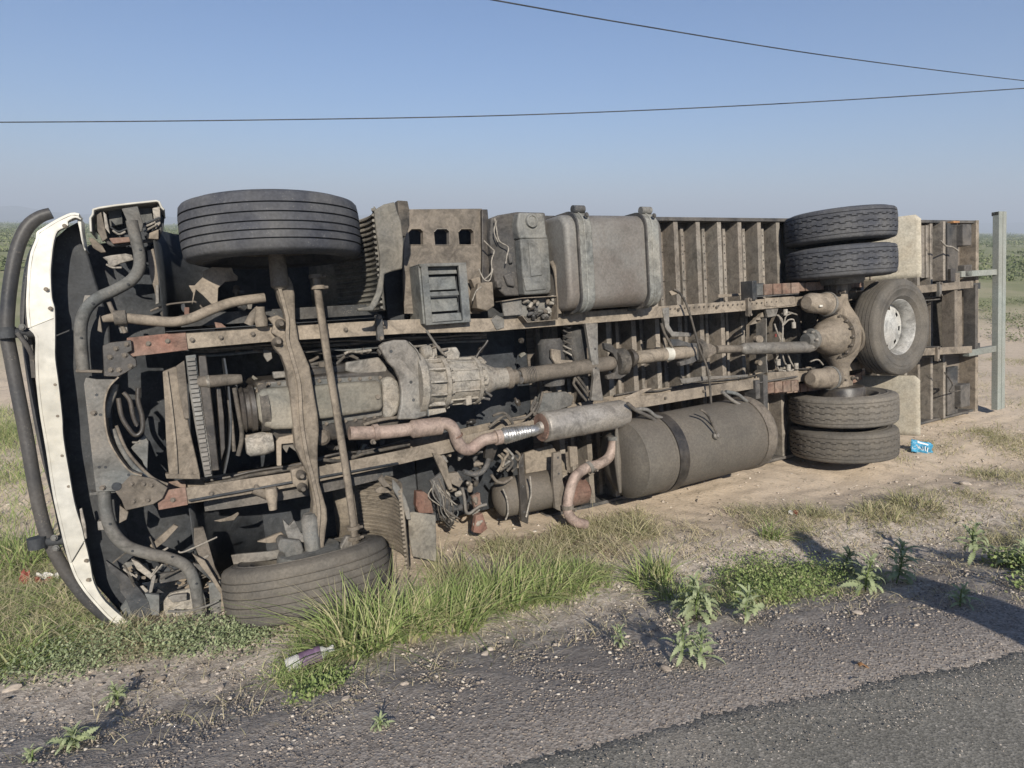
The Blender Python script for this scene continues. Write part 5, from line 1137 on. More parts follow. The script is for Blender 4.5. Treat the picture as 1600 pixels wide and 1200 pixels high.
for k in range(14):
    x, y = 380 + 220 * rng.random(), 545 + 40 * rng.random()
    tube('engine_hose', PP([(x, y), (x + 15, y + 6 * rng.normal()), (x + 34, y + 7 * rng.normal()), (x + 52, y + 8 * rng.normal())], .22 + .1 * rng.random()), .008 + .008 * rng.random(), ('hose_rubber', 'dark_steel', 'dusty_steel')[k % 3], T, seg=8)
# rivet rows on the frame rails' webs and the lower flange of the sill
for k in range(24):
    x = 1048 + k * 7.5; bolt(P(x, 483 - (x - 1040) * .067, .02), 'dusty_steel', T, .006, .005)
# ================================================================ VEGETATION
def plant_mat(name, a, b_, c_, trans=.3):
    m = bpy.data.materials.new(name); m.use_nodes = True; t = m.node_tree; n = t.nodes; l = t.links; b = n['Principled BSDF']
    at = n.new('ShaderNodeAttribute'); at.attribute_name = 'tint'; oi = n.new('ShaderNodeObjectInfo')
    cr = n.new('ShaderNodeValToRGB'); e = cr.color_ramp.elements; e[0].color = (*a, 1); e[1].color = (*c_, 1); x = e.new(.5); x.color = (*b_, 1)
    l.new(at.outputs['Fac'], cr.inputs[0]); l.new(cr.outputs[0], b.inputs['Base Color']); b.inputs['Roughness'].default_value = .75; b.inputs['Specular IOR Level'].default_value = .2
    tr = n.new('ShaderNodeBsdfTranslucent'); l.new(cr.outputs[0], tr.inputs[0]); mx = n.new('ShaderNodeMixShader'); mx.inputs[0].default_value = trans
    l.new(b.outputs[0], mx.inputs[1]); l.new(tr.outputs[0], mx.inputs[2]); l.new(mx.outputs[0], n['Material Output'].inputs[0]); return m
GREEN = plant_mat('green_grass', (.17, .235, .075), (.30, .37, .14), (.50, .45, .27))
OLIVE = plant_mat('olive_grass', (.20, .22, .10), (.36, .34, .19), (.52, .45, .30))
WEED = plant_mat('weed_leaf', (.20, .245, .13), (.33, .38, .21), (.45, .47, .31))
SCRUB = plant_mat('scrub_leaf', (.13, .16, .075), (.21, .235, .12), (.32, .31, .19), .25)
def from_arrays(name, V_, Fq, tint, m, parent=None, smooth=False):
    """V_ (n,3); Fq (m,4) quads (last index repeated = triangle is not used); tint per vertex"""
    me = bpy.data.meshes.new(name); me.vertices.add(len(V_)); me.vertices.foreach_set('co', V_.astype(np.float32).ravel())
    k = Fq.shape[1]; me.loops.add(Fq.size); me.loops.foreach_set('vertex_index', Fq.astype(np.int32).ravel()); me.polygons.add(len(Fq))
    me.polygons.foreach_set('loop_start', np.arange(len(Fq)) * k); me.polygons.foreach_set('loop_total', np.full(len(Fq), k))
    at = me.attributes.new('tint', 'FLOAT', 'POINT'); at.data.foreach_set('value', tint.astype(np.float32)); me.update()
    if smooth: me.polygons.foreach_set('use_smooth', [True] * len(me.polygons))
    me.materials.append(m); o = bpy.data.objects.new(name, me); C.objects.link(o)
    if parent is not None: o.parent = parent
    return o
def blades(base, dirs, h, wd, bend, tint, seg=4):
    """base (n,3), dirs (n,2) unit lean directions, h height, wd width, bend 0..1"""
    n = len(base); t = np.linspace(0, 1, seg + 1)[None, :, None]
    out = dirs[:, None, :] * (bend[:, None, None] * h[:, None, None]) * (.25 * t + .75 * t ** 2)
    z = h[:, None, None] * (t * (1 - .38 * np.minimum(bend, 1.3)[:, None, None] * t))
    c = base[:, None, :] + np.concatenate([out, z], -1)
    a = rng.random(n) * np.pi; side = np.stack([np.cos(a), np.sin(a), 0 * a], -1)[:, None, :] * (wd[:, None, None] * (1 - t ** 1.6) * .5 + .0003)
    V_ = np.stack([c - side, c + side], 2).reshape(n, -1, 3); k = (seg + 1) * 2
    i = np.arange(n)[:, None] * k; f = []
    for s in range(seg): f.append(np.stack([i[:, 0] + 2 * s, i[:, 0] + 2 * s + 1, i[:, 0] + 2 * s + 3, i[:, 0] + 2 * s + 2], -1))
    return V_.reshape(-1, 3), np.concatenate(f), np.repeat(tint, k)
def unit(n):
    a = rng.random(n) * 2 * np.pi; return np.stack([np.cos(a), np.sin(a)], -1)
def tuft(px, py, rad, h, n, label, m=GREEN, lean=(0, 0), dry=.25, name='grass_tuft', group='grass tufts growing along the verge', heads=0, spread=.9):
    n = int(n * .50); h = h * .98; c = G(px, py); r = rad * np.sqrt(rng.random(n)) * .6; d = unit(n)
    base = np.stack([d[:, 0] * r, d[:, 1] * r, 0 * r], -1); base[:, 2] = zt(c.x + base[:, 0], c.y + base[:, 1]) - c.z - .01
    dd = d * (.25 + r[:, None] / rad) + .75 * unit(n) + np.array(lean); hh = h * (.30 + .85 * rng.random(n))
    nd = np.linalg.norm(dd, axis=1); bend = np.clip(nd * spread * (.35 + 1.2 * rng.random(n)), .1, 1.7); dd = dd / nd[:, None]
    ti = np.clip(rng.normal(.36, .22, n) + (rng.random(n) < dry) * .5, 0, 1); dead = rng.random(n) < .16; hh = np.where(dead, hh * .8, hh); bend_k = np.where(dead, 1.5, 1)
    V_, F_, t_ = blades(base, dd, hh, .006 + .006 * rng.random(n), bend, ti, 5)
    o = from_arrays(name, V_, F_, t_, m); o.location = c; tag(o, label, 'grass', group)
    if heads:
        V_, F_, t_ = blades(base[:heads], dd[:heads], hh[:heads] * 0 + h * (1.0 + .3 * rng.random(heads)), np.full(heads, .003), bend[:heads] * .8, np.full(heads, .7), 6)
        s = from_arrays('seed_stalk', V_, F_, t_, OLIVE, o)
    return o
TUFTS = [
 (560, 1010, .30, .40, 950, 'big bright green grass tuft leaning over the dusty front wheel beside the dumped bottle', (-.25, .1), 24),
 (640, 985, .26, .36, 700, 'green grass tuft just right of the dusty front wheel, before the liner plate', (-.1, 0), 14),
 (715, 975, .26, .36, 700, 'dense green grass tuft in front of the torn wiring, middle of the roadside row', (0, 0), 14),
 (775, 940, .28, .34, 650, 'green grass tuft below the small crushed air tank', (.1, 0), 10),
 (845, 925, .26, .27, 420, 'green and straw grass tuft left of the exhaust tail pipe', (.15, 0), 10),
 (895, 915, .20, .22, 260, 'thinning grass tuft under the end of the exhaust tail pipe', (.2, 0), 8),
 (1020, 910, .22, .30, 420, 'upright green grass tuft beside the serrated grey weed', (-.2, 0), 8),
 (1060, 935, .20, .22, 300, 'low green grass tuft touching the serrated grey weed', (-.1, 0), 0),
 (1205, 840, .14, .20, 200, 'small dark green tuft at the head of the long shadow', (.3, 0), 0),
 (1000, 835, .22, .24, 140, 'thin pale grass tuft below the big cylinder end', (.1, 0), 6),
 (700, 905, .25, .28, 350, 'grass tuft reaching up against the lower pale liner plate', (-.1, 0), 6),
 (1430, 790, .30, .20, 420, 'yellowish grass tuft in front of the blue wrapper', (-.1, 0), 0),
 (1375, 805, .30, .16, 350, 'low yellowish grass tuft left of the one before the blue wrapper', (-.2, 0), 0),
 (30, 880, .40, .34, 600, 'tall grass tuft behind the red litter at the left edge', (.1, 0), 6),
 (20, 1030, .30, .16, 420, 'low green tuft at the left edge by the gravel', (0, 0), 0),
]
for px, py, rad, h, n, lab, lean, heads in TUFTS:
    tuft(px, py, rad, h, n, lab, GREEN if 'yellow' not in lab and 'pale' not in lab else OLIVE, lean, heads=heads)
def in_poly(x, y, poly):
    c = np.zeros(len(x), bool); j = len(poly) - 1
    for i in range(len(poly)):
        xi, yi = poly[i]; xj, yj = poly[j]
        c ^= ((yi > y) != (yj > y)) & (x < (xj - xi) * (y - yi) / (yj - yi + 1e-9) + xi); j = i
    return c
def ground_poly(poly): return [tuple(G(*p)[:2]) for p in poly]
def scatter(poly_px, n, clump=0, seedn=60, falloff=.12):
    """points in the ground patch whose outline is given, gathered in loose clumps"""
    poly = ground_poly(poly_px); P_ = np.array(poly); lo, hi = P_.min(0), P_.max(0); out = np.zeros((0, 2))
    cs = lo + (hi - lo) * rng.random((seedn, 2))
    while len(out) < n:
        if clump: q = cs[rng.integers(0, seedn, n)] + rng.normal(0, clump, (n, 2))
        else: q = lo + (hi - lo) * rng.random((n, 2))
        q = q + rng.normal(0, falloff, q.shape) * .0
        q = q[in_poly(q[:, 0] + rng.normal(0, falloff, len(q)), q[:, 1] + rng.normal(0, falloff, len(q)), poly)]
        out = np.concatenate([out, q])
    out = out[:n]; return np.concatenate([out, zt(out[:, 0], out[:, 1])[:, None]], 1)
def cover(name, label, poly, n, h, m, dry=.3, clump=.12, seedn=60, bend=.8, wd=.005, falloff=.08, base_t=.35):
    b = scatter(poly, n, clump, seedn, falloff); b[:, 2] -= .006
    ti = np.clip(rng.normal(base_t, .18, n) + (rng.random(n) < dry) * .5, 0, 1)
    V_, F_, t_ = blades(b, unit(n), h * (.3 + rng.random(n)), wd * (.6 + .8 * rng.random(n)), bend * (.4 + rng.random(n)), ti, 3)
    return tag(from_arrays(name, V_, F_, t_, m), kind='stuff')
def creeping(name, poly, n, h, size, m, clump=.1, seedn=50, falloff=.05):
    b = scatter(poly, n, clump, seedn, falloff); b[:, 2] += h * rng.random(n) ** 1.3
    s = size * (.6 + .8 * rng.random(n)); a = rng.random(n) * 6.283; el = rng.normal(.35, .45, n)
    d = np.stack([np.cos(a) * np.cos(el), np.sin(a) * np.cos(el), np.sin(el)], -1); sd = np.stack([-np.sin(a), np.cos(a), rng.normal(0, .35, n)], -1)
    V_ = np.stack([b, b + d * s[:, None] * .5 + sd * s[:, None] * .28, b + d * s[:, None], b + d * s[:, None] * .5 - sd * s[:, None] * .28], 1).reshape(-1, 3)
    F_ = np.arange(n * 4).reshape(-1, 4); return tag(from_arrays(name, V_, F_, np.repeat(np.clip(rng.normal(.35, .25, n), 0, 1), 4), m), kind='stuff')
cover('grass', '', [(-160, 1100), (-160, 840), (50, 850), (95, 905), (150, 950), (200, 985), (240, 990), (170, 1010), (60, 1050)], 15000, .10, GREEN, .30, .16, 90, 1.1)
cover('grass', '', [(-200, 860), (-200, 640), (25, 640), (45, 760), (90, 880)], 7000, .22, GREEN, .4, .25, 60)
cover('grass', '', [(930, 800), (1290, 790), (1300, 835), (1230, 850), (1180, 835), (960, 850), (700, 910), (760, 850), (830, 830)], 5000, .10, OLIVE, .3, .10, 50, 1.2)
cover('grass', '', [(1380, 700), (1700, 640), (1800, 760), (1600, 860), (1420, 860), (1290, 860), (1330, 800), (1440, 760)], 10000, .08, OLIVE, .4, .16, 70, 1.2)
cover('grass', '', [(1520, 560), (1900, 560), (1900, 660), (1440, 690), (1440, 650), (1530, 640)], 6000, .09, OLIVE, .4, .25, 60, 1.2)
cover('grass', '', [(470, 985), (900, 930), (960, 900), (900, 880), (620, 960), (480, 960), (430, 1085), (500, 1060)], 8000, .10, GREEN, .25, .12, 60, 1.1)
cover('grass', '', [(1080, 960), (1130, 890), (1300, 880), (1380, 900), (1330, 925), (1200, 950)], 2200, .07, GREEN, .4, .10, 50, 1.1)
cover('dry_grass', '', [(300, 1000), (1250, 850), (1700, 800), (1700, 940), (1300, 960), (900, 1010), (500, 1120), (0, 1200)], 3000, .07, OLIVE, .7, 0, 40, 1.4, .003, base_t=.6)
cover('flattened_grass', '', [(430, 985), (640, 985), (960, 905), (1150, 860), (1290, 845), (1290, 800), (940, 815), (700, 900)], 2600, .14, OLIVE, .8, .09, 120, 1.7, .004, base_t=.6)
cover('flattened_grass', '', [(-100, 1040), (-100, 860), (60, 870), (160, 960), (330, 990), (180, 1030)], 2600, .16, OLIVE, .8, .12, 70, 1.6, .004, base_t=.6)
creeping('creeping_weed', [(0, 1060), (100, 1020), (190, 985), (300, 975), (440, 985), (440, 1005), (330, 1012), (200, 1020), (80, 1065)], 8000, .08, .018, WEED, .07, 90, .09)
creeping('creeping_weed', [(1125, 930), (1150, 885), (1250, 875), (1310, 885), (1310, 925), (1250, 945), (1180, 950)], 6500, .13, .017, GREEN, .06, 70, .09)
creeping('creeping_weed', [(430, 1105), (470, 1062), (530, 1050), (560, 1060), (490, 1095), (440, 1115)], 1500, .04, .018, GREEN, .05, 30, .02)
creeping('creeping_weed', [(1540, 880), (1620, 840), (1700, 900), (1620, 940)], 3000, .10, .022, GREEN, .08, 20)

# serrated grey-green weeds
def leaf_mesh(L_, wd, arch, seed):
    r_ = random.Random(seed); v = []; f = []; n = 18
    for i in range(n + 1):
        t = i / n; x = L_ * (math.sin(t * arch) / arch if arch else t); z = L_ * ((math.cos(t * arch) - 1) / arch * 1.15 + .62 * t)
        w = wd * math.sin(math.pi * min(1, t * .93 + .07)) ** .8 * (1 - .25 * t) * (1.0 if i % 2 else .52)
        cr_ = .25 * w; v += [(x, -w, z + cr_ + r_.uniform(-.002, .002)), (x, 0, z), (x, w, z + cr_ + r_.uniform(-.002, .002))]
    for i in range(n):
        for j in (0, 1): f.append((i * 3 + j, i * 3 + j + 1, (i + 1) * 3 + j + 1, (i + 1) * 3 + j))
    me = bpy.data.meshes.new('leaf'); me.from_pydata(v, [], f); at = me.attributes.new('tint', 'FLOAT', 'POINT')
    at.data.foreach_set('value', [.25 + .5 * (k // 3) / n + r_.uniform(-.1, .1) for k in range(len(v))]); me.update(); me.materials.append(WEED)
    me.polygons.foreach_set('use_smooth', [True] * len(f)); return me
LEAVES = [leaf_mesh(1, .075 + .015 * k, (1.5, 1.9, 2.3, 1.2)[k], k) for k in range(4)]
def weed(px, py, size, n, label, tall=1.0, stems=1):
    c = G(px, py); o = empty('serrated_weed', c, rng.random() * 6); tag(o, label, 'weed', 'serrated weeds on the verge')
    for s in range(stems):
        sx, sy = (0, 0) if stems == 1 else (.5 * size * rng.normal(), .5 * size * rng.normal()); H_ = size * (.55 + .5 * rng.random()) * tall
        st = tube('stem', [Vector((sx, sy, -.01)), Vector((sx * 1.1 + .01, sy * 1.1, H_ * .5)), Vector((sx * 1.2, sy * 1.2 + .01, H_))], [.005, .004, .002], 'hose_rubber', o, seg=6)
        st.data.materials.clear(); st.data.materials.append(GREEN)
        n2 = int(n * 1.5 / stems)
        for k in range(n2):
            t = k / n2; lf = bpy.data.objects.new('leaf', LEAVES[int(rng.integers(0, 4))]); C.objects.link(lf); lf.parent = o
            lf.location = (sx * (1 + .2 * t), sy * (1 + .2 * t), H_ * (.12 + .88 * t)); q = size * (1.15 - .6 * t) * (.8 + .4 * rng.random())
            lf.scale = (q, q, q); lf.rotation_euler = (rng.normal() * .25, -.9 * t ** 2 + rng.normal() * .15, k * 2.4 + rng.normal() * .3)
    return o
for a in ((1100, 968, .24, 36, 'large grey-green serrated weed with drooping leaves beside the green grass tuft', 1.3, 2),
          (1165, 970, .17, 18, 'smaller serrated weed just right of the large drooping one', 1.1, 1),
          (1065, 1038, .17, 30, 'pale serrated weed standing alone on the dark gravel', 1.1, 2),
          (967, 1010, .10, 16, 'little grey weed left of the lone pale one on the gravel', 1.2, 1),
          (1352, 925, .19, 26, 'tall yellow-green serrated weed at the edge of the long shadow', 1.6, 1),
          (1322, 897, .18, 24, 'serrated weed behind the tall yellow-green one', 1.3, 1),
          (1400, 912, .21, 26, 'dark serrated weed standing inside the long shadow', 1.6, 1),
          (1568, 892, .22, 34, 'bushy weed near the right edge above the long shadow', 1.4, 2),
          (1500, 948, .14, 16, 'small weed inside the long shadow near its two legs', 1.1, 1),
          (1252, 935, .08, 10, 'tiny weed at the front of the creeping green patch', 1.2, 1),
          (594, 1137, .085, 14, 'small star-shaped weed alone on the near chippings', .5, 1),
          (182, 1098, .11, 18, 'small yellowish weed on the gravel below the bumper', .9, 1),
          (118, 1168, .14, 20, 'weed on the gravel in the near left corner', .7, 1),
          (468, 1035, .085, 14, 'pale yellow-green weed left of the dumped bottle', 1.0, 1),
          (50, 1190, .08, 10, 'low weed at the bottom left edge of the chippings', .6, 1)):
    weed(a[0], a[1], a[2] * .88, *a[3:])

# scrub of the plain behind the truck
def scrub():
    n = 3800; D = 34 + 420 * rng.random(n) ** 1.6; a = rng.uniform(-1.0, 1.0, n); x = D * np.tan(a * .95); y = D
    k = rng.random(n) < (.35 + .65 * np.clip(D / 60, 0, 1)); x, y, D = x[k], y[k], D[k]; n = len(x)
    z = zt(x, y); R_ = .3 + .8 * rng.random(n) ** 1.5 + D * .004; H_ = R_ * (.4 + .4 * rng.random(n)); m_ = 80
    u = rng.normal(size=(n, m_, 3)); u /= np.linalg.norm(u, axis=2, keepdims=True); u[..., 2] = abs(u[..., 2]); rad = rng.random((n, m_, 1)) ** .45
    p = u * rad * np.stack([R_, R_, H_], -1)[:, None, :] * (1 + .3 * rng.normal(size=(n, m_, 1))) + np.stack([x, y, z], -1)[:, None, :]
    s = (R_ * .10)[:, None, None] * (.5 + rng.random((n, m_, 1)))
    d1 = rng.normal(size=p.shape); d1 /= np.linalg.norm(d1, axis=2, keepdims=True); d2 = np.cross(d1, rng.normal(size=p.shape)); d2 /= np.linalg.norm(d2, axis=2, keepdims=True)
    V_ = np.stack([p - d1 * s, p + d2 * s * .7, p + d1 * s, p - d2 * s * .7], 2).reshape(-1, 3)
    ti = np.repeat(np.clip(rng.normal(.3, .2, (n, 1)) + rng.normal(0, .12, (n, m_)), 0, 1).ravel(), 4)
    tag(from_arrays('scrub', V_, np.arange(len(V_)).reshape(-1, 4), ti, SCRUB), kind='stuff')
scrub()
cover('field_grass', '', [(1440, 372), (1900, 372), (1900, 560), (1500, 560), (1440, 520)], 30000, .32, OLIVE, .30, 1.1, 420, 1.0, .022, .3)
cover('field_grass', '', [(-300, 360), (60, 360), (40, 640), (-300, 640)], 14000, .28, OLIVE, .3, .8, 220, 1.0, .02, .3)
# low plants on the sandy ground right of the truck
creeping('creeping_weed', [(1510, 470), (1900, 470), (1900, 560), (1530, 540)], 9000, .22, .05, SCRUB, .28, 60, .1)

# ================================================================ STONES
def ico():
    bm = bmesh.new(); bmesh.ops.create_icosphere(bm, subdivisions=1, radius=1); v = np.array([x.co[:] for x in bm.verts]); f = np.array([[q.index for q in x.verts] for x in bm.faces]); bm.free(); return v, f
def stone_mat():
    m = bpy.data.materials.new('stone'); m.use_nodes = True; t = m.node_tree; n = t.nodes; l = t.links; b = n['Principled BSDF']; b.inputs['Roughness'].default_value = .9
    at = n.new('ShaderNodeAttribute'); at.attribute_name = 'tint'; cr = n.new('ShaderNodeValToRGB'); e = cr.color_ramp.elements; e[0].color = (.10, .09, .082, 1); e[1].color = (.52, .47, .40, 1)
    for p_, c_ in ((.35, (.17, .145, .125)), (.6, (.30, .25, .20)), (.8, (.42, .36, .30))): x = e.new(p_); x.color = (*c_, 1)
    nz = n.new('ShaderNodeTexNoise'); nz.inputs['Scale'].default_value = 60; ad = n.new('ShaderNodeMath'); ad.operation = 'MULTIPLY_ADD'; l.new(nz.outputs[0], ad.inputs[0]); ad.inputs[1].default_value = .25
    l.new(at.outputs['Fac'], ad.inputs[2]); l.new(ad.outputs[0], cr.inputs[0]); l.new(cr.outputs[0], b.inputs['Base Color']); return m
STONE = stone_mat(); IV, IF = ico()
def stones(name, xy, size, tint):
    n = len(xy); z = zt(xy[:, 0], xy[:, 1]); sc = size[:, None] * np.stack([.8 + .6 * rng.random(n), .6 + .5 * rng.random(n), .35 + .35 * rng.random(n)], -1)
    a = rng.random(n) * 6.283; p = IV[None] * (1 + .22 * rng.normal(size=(n, len(IV), 1))) * sc[:, None, :]
    X = p[..., 0] * np.cos(a)[:, None] - p[..., 1] * np.sin(a)[:, None]; Y = p[..., 0] * np.sin(a)[:, None] + p[..., 1] * np.cos(a)[:, None]
    q = np.stack([X + xy[:, :1], Y + xy[:, 1:], p[..., 2] + (z + size * .12)[:, None]], -1).reshape(-1, 3)
    F_ = (IF[None] + (np.arange(n) * len(IV))[:, None, None]).reshape(-1, 3)
    return tag(from_arrays(name, q, F_, np.repeat(tint, len(IV)), STONE), kind='stuff')
def strip(n, s0, s1, t0=-3.5, t1=5.5, cam_bias=True):
    t = rng.uniform(t0, t1, n); s = s0 + (s1 - s0) * rng.random(n)
    return np.stack([t * .960 - s * .279, 1.78 + t * .279 + s * .960], -1)
xy = strip(26000, .01, 1.1); stones('gravel', xy, .0028 + .0035 * rng.random(len(xy)) ** 2, np.clip(rng.normal(.30, .16, len(xy)), 0, 1))
xy = strip(22000, .35, 2.1); stones('gravel', xy, .003 + .008 * rng.random(len(xy)) ** 5, np.clip(rng.normal(.60, .20, len(xy)), 0, 1))
xy = strip(7000, 1.6, 6.5, -4, 9); stones('gravel', xy, .004 + .016 * rng.random(len(xy)) ** 5, np.clip(rng.normal(.62, .18, len(xy)), 0, 1))
xy = strip(260, .8, 1.9); stones('pebbles', xy, .008 + .013 * rng.random(len(xy)) ** 2, np.clip(rng.normal(.72, .14, len(xy)), 0, 1))
xy = np.concatenate([strip(1500, -2, -.02, -1, 4), strip(2200, -.22, .0, -1, 4)]); xy3 = stones('loose_chippings', xy, .0015 + .0022 * rng.random(len(xy)), np.clip(rng.normal(.55, .2, len(xy)), 0, 1)); xy3.location.z = .025
for i, (px, py, s, lab) in enumerate([(320, 1065, .035, 'flat cream stone on the gravel below the dusty front wheel'), (345, 1077, .028, 'pinkish stone right of the flat cream one'), (757, 1025, .032, 'long pale stone in front of the green grass row'),
        (632, 1072, .026, 'white chip of stone on the gravel nearest the bottle'), (870, 1010, .024, 'blocky white stone on the gravel below the tail pipe'), (20, 1078, .045, 'pale stone at the left edge of the gravel'),
        (250, 1062, .03, 'long grey stone below the crushed headlamp'), (540, 1095, .024, 'small pale stone between the bottle and the road'), (1508, 757, .06, 'cream stone on the sand right of the truck'),
        (1500, 820, .05, 'rounded stone below the cream one on the right'), (1340, 960, .028, 'small stone on the gravel under the tall weed'), (1040, 1047, .03, 'grey stone beside the lone pale weed'),
        (1560, 745, .05, 'dark stone near the right edge by the sand')]):
    c = G(px, py); bm = bmesh.new(); bmesh.ops.create_icosphere(bm, subdivisions=2, radius=1)
    k = Vector((rng.normal(), rng.normal(), 3))
    for v in bm.verts: v.co = Vector((v.co.x * 1.25, v.co.y * .8, v.co.z * .5)) * (1 + .16 * math.sin(v.co.x * 3 + k.x * 4) * math.cos(v.co.y * 4 + k.y * 3) + .05 * rng.normal())
    for v in bm.verts: v.co *= s * .72
    me = bpy.data.meshes.new('stone'); bm.to_mesh(me); bm.free(); at = me.attributes.new('tint', 'FLOAT', 'POINT'); at.data.foreach_set('value', [(.2 if 'dark' in lab else .4 if 'grey' in lab else .62)] * len(me.vertices)); me.materials.append(STONE)
    o = bpy.data.objects.new('stone', me); C.objects.link(o); o.location = c + Vector((0, 0, s * .2)); o.rotation_euler = (0, 0, rng.random() * 3); tag(o, lab, 'stone', 'loose stones on the verge')

# splinters of plastic, glass and paint flakes shaken out of the wreck
def shards():
    pts = np.concatenate([np.array([tuple(G(x, y))[:2]]) + rng.normal(0, s_, (k, 2)) for x, y, s_, k in ((300, 1000, .22, 70), (480, 1000, .25, 50), (700, 880, .3, 70), (900, 860, .35, 50), (1480, 790, .5, 40), (1150, 800, .5, 40), (120, 1010, .25, 40))])
    n = len(pts); z = zt(pts[:, 0], pts[:, 1]) + .008; c = np.concatenate([pts, z[:, None]], 1)[:, None, :]; a = rng.normal(size=(n, 4, 3)); a[..., 2] *= .3
    v = c + a * (.006 + .012 * rng.random((n, 1, 1)) ** 2); F_ = np.array([[0, 1, 2], [0, 2, 3], [0, 3, 1], [1, 3, 2]])
    tag(from_arrays('debris', v.reshape(-1, 3), (F_[None] + (np.arange(n) * 4)[:, None, None]).reshape(-1, 3), np.repeat(rng.random(n), 4), STONE), kind='stuff')
shards()
# ================================================================ LITTER
def sheet(name, w, h, nx, ny, f, m, parent=None):
    bm = bmesh.new(); g = [[bm.verts.new(f(i / nx, j / ny)) for j in range(ny + 1)] for i in range(nx + 1)]
    for i in range(nx):
        for j in range(ny): bm.faces.new((g[i][j], g[i + 1][j], g[i + 1][j + 1], g[i][j + 1]))
    o = obj(name, bm, m, parent); sm = o.modifiers.new('t', 'SOLIDIFY'); sm.thickness = .0012; return o
mat('wrapper_blue', (.06, .30, .50), (.11, .40, .60), rough=.35, scale=20, bump=.1); mat('wrapper_white', (.75, .76, .74), (.85, .85, .84), rough=.4, bump=.1)
mat('litter_red', (.30, .07, .05), (.40, .12, .085), rough=.6); mat('litter_white', (.62, .60, .55), (.75, .74, .70), rough=.5); mat('label_purple', (.13, .08, .14), (.22, .15, .22), rough=.5)
c = G(1440, 708); wr = empty('crisp_wrapper', c); tag(wr, 'crumpled blue wrapper with white letters lying right of the rear wheels', 'wrapper')
wr.rotation_euler = (R(52), R(10), R(-12))
Wd, Ht = .24, .16
def wf(a, b_): return Vector(((a - .5) * Wd, (b_ - .1) * Ht, .016 * math.sin(a * 11 + b_ * 5) * math.sin(b_ * 6 + 1) + .010 * math.sin(b_ * 15 + a * 8) + .006 * abs(math.sin(a * 23 - b_ * 9)) - (.03 * max(0, a - .75))))
sheet('film', Wd, Ht, 24, 18, wf, 'wrapper_blue', wr)
sheet('white_corner', Wd, Ht, 10, 6, lambda a, b_: wf(.28 + a * .5, .80 + b_ * .17 * (1 - a * .6)) + Vector((0, 0, .003)), 'wrapper_white', wr)
for q in ([(.06, .40), (.08, .26), (.22, .30)], [(.20, .58), (.32, .62), (.26, .46), (.36, .36)], [(.38, .62), (.44, .30), (.54, .30), (.52, .60)], [(.60, .60), (.62, .26)], [(.70, .54), (.70, .22)]):
    pts = [wf(a, b_) + Vector((0, 0, .004)) for a, b_ in q]; tube('letter', pts, .0055, 'wrapper_white', wr, smooth=False, seg=6, flat=.4)
# bottle
c = G(494, 1040); bt = empty('plastic_bottle', c + Vector((-.03, -.02, .062))); bt.scale = (1.25, 1.25, 1.25); tag(bt, 'crushed clear plastic bottle with a purple label lying in the weeds', 'bottle'); bt.rotation_euler = (0, R(-6), R(28))
gm = bpy.data.materials.new('clear_plastic'); gm.use_nodes = True; b = gm.node_tree.nodes['Principled BSDF']; b.inputs['Base Color'].default_value = (.72, .71, .68, 1); b.inputs['Roughness'].default_value = .25; b.inputs['Transmission Weight'].default_value = .45; b.inputs['IOR'].default_value = 1.3; MATS['clear_plastic'] = gm
X_ = Vector((1, 0, 0)); o = lathe('bottle_body', Vector((-.09, 0, 0)), X_, [(0, 0), (0, .024), (.006, .030), (.05, .031), (.055, .028), (.06, .031), (.12, .031), (.15, .026), (.168, .012), (.18, .012), (.18, 0)], 'clear_plastic', bt, seg=24)
lathe('label_band', Vector((-.035, 0, 0)), X_, [(0, .0312), (0, .032), (.085, .032), (.085, .0312)], 'label_purple', bt, seg=24)
lathe('bottle_cap', Vector((.09, 0, 0)), X_, [(0, 0), (0, .015), (.016, .015), (.016, 0)], 'litter_white', bt, seg=16)
# red and white bag
c = G(58, 915); rb = empty('plastic_bag', c + Vector((0, 0, .02))); rb.scale = (.8, .8, .8); tag(rb, 'torn red and white plastic bag in the grass left of the bumper', 'bag')
def bag(ox, oy, w, h, f1, f2): return lambda a, b_: Vector((ox + (a - .5) * w, oy + (b_ - .5) * h * .5 + .01 * math.sin(a * f1), (b_ - .2) * h + .015 * math.sin(a * f1 + b_ * f2)))
sheet('red_film', 0, 0, 12, 10, bag(-.09, -.02, .07, .14, 8, 5), 'litter_red', rb); sheet('red_film', 0, 0, 12, 8, bag(.06, .0, .16, .05, 9, 7), 'litter_red', rb); sheet('white_film', 0, 0, 14, 8, bag(.06, .05, .20, .07, 12, 9), 'litter_white', rb)
c = G(1243, 806); sw = empty('sweet_wrapper', c + Vector((0, 0, .02))); sw.scale = (.6, .6, .6); tag(sw, 'small red and white wrapper behind the dark green tuft', 'wrapper')
sheet('red_film', 0, 0, 8, 6, bag(.0, 0, .07, .05, 8, 5), 'litter_red', sw); sheet('white_film', 0, 0, 8, 6, bag(-.06, .01, .08, .04, 8, 5), 'litter_white', sw)
c = G(1348, 1043); o = sheet('paper_scrap', 0, 0, 6, 4, lambda a, b_: Vector(((a - .5) * .045, (b_ - .5) * .02, .012 + .008 * math.sin(a * 5))), 'lamp_amber'); o.location = c; tag(o, 'orange scrap of paper on the dark chippings near the road', 'paper scrap')
# dry twigs
for i, (px, py, a, ln, lab) in enumerate([(1100, 1023, .2, .12, 'thin straw stalk lying right of the lone pale weed'), (700, 1085, -1.1, .10, 'dry stalk standing out of the chippings below the green grass row'), (1330, 1065, .1, .05, 'short pale straw near the orange scrap')]):
    c = G(px, py); o = tube('straw', [Vector((0, 0, .008)), Vector((ln * .5 * math.cos(a), ln * .5 * math.sin(a), .014)), Vector((ln * math.cos(a), ln * math.sin(a), .01))], .0018, 'pale_wire', seg=6); o.location = c; tag(o, lab, 'straw')

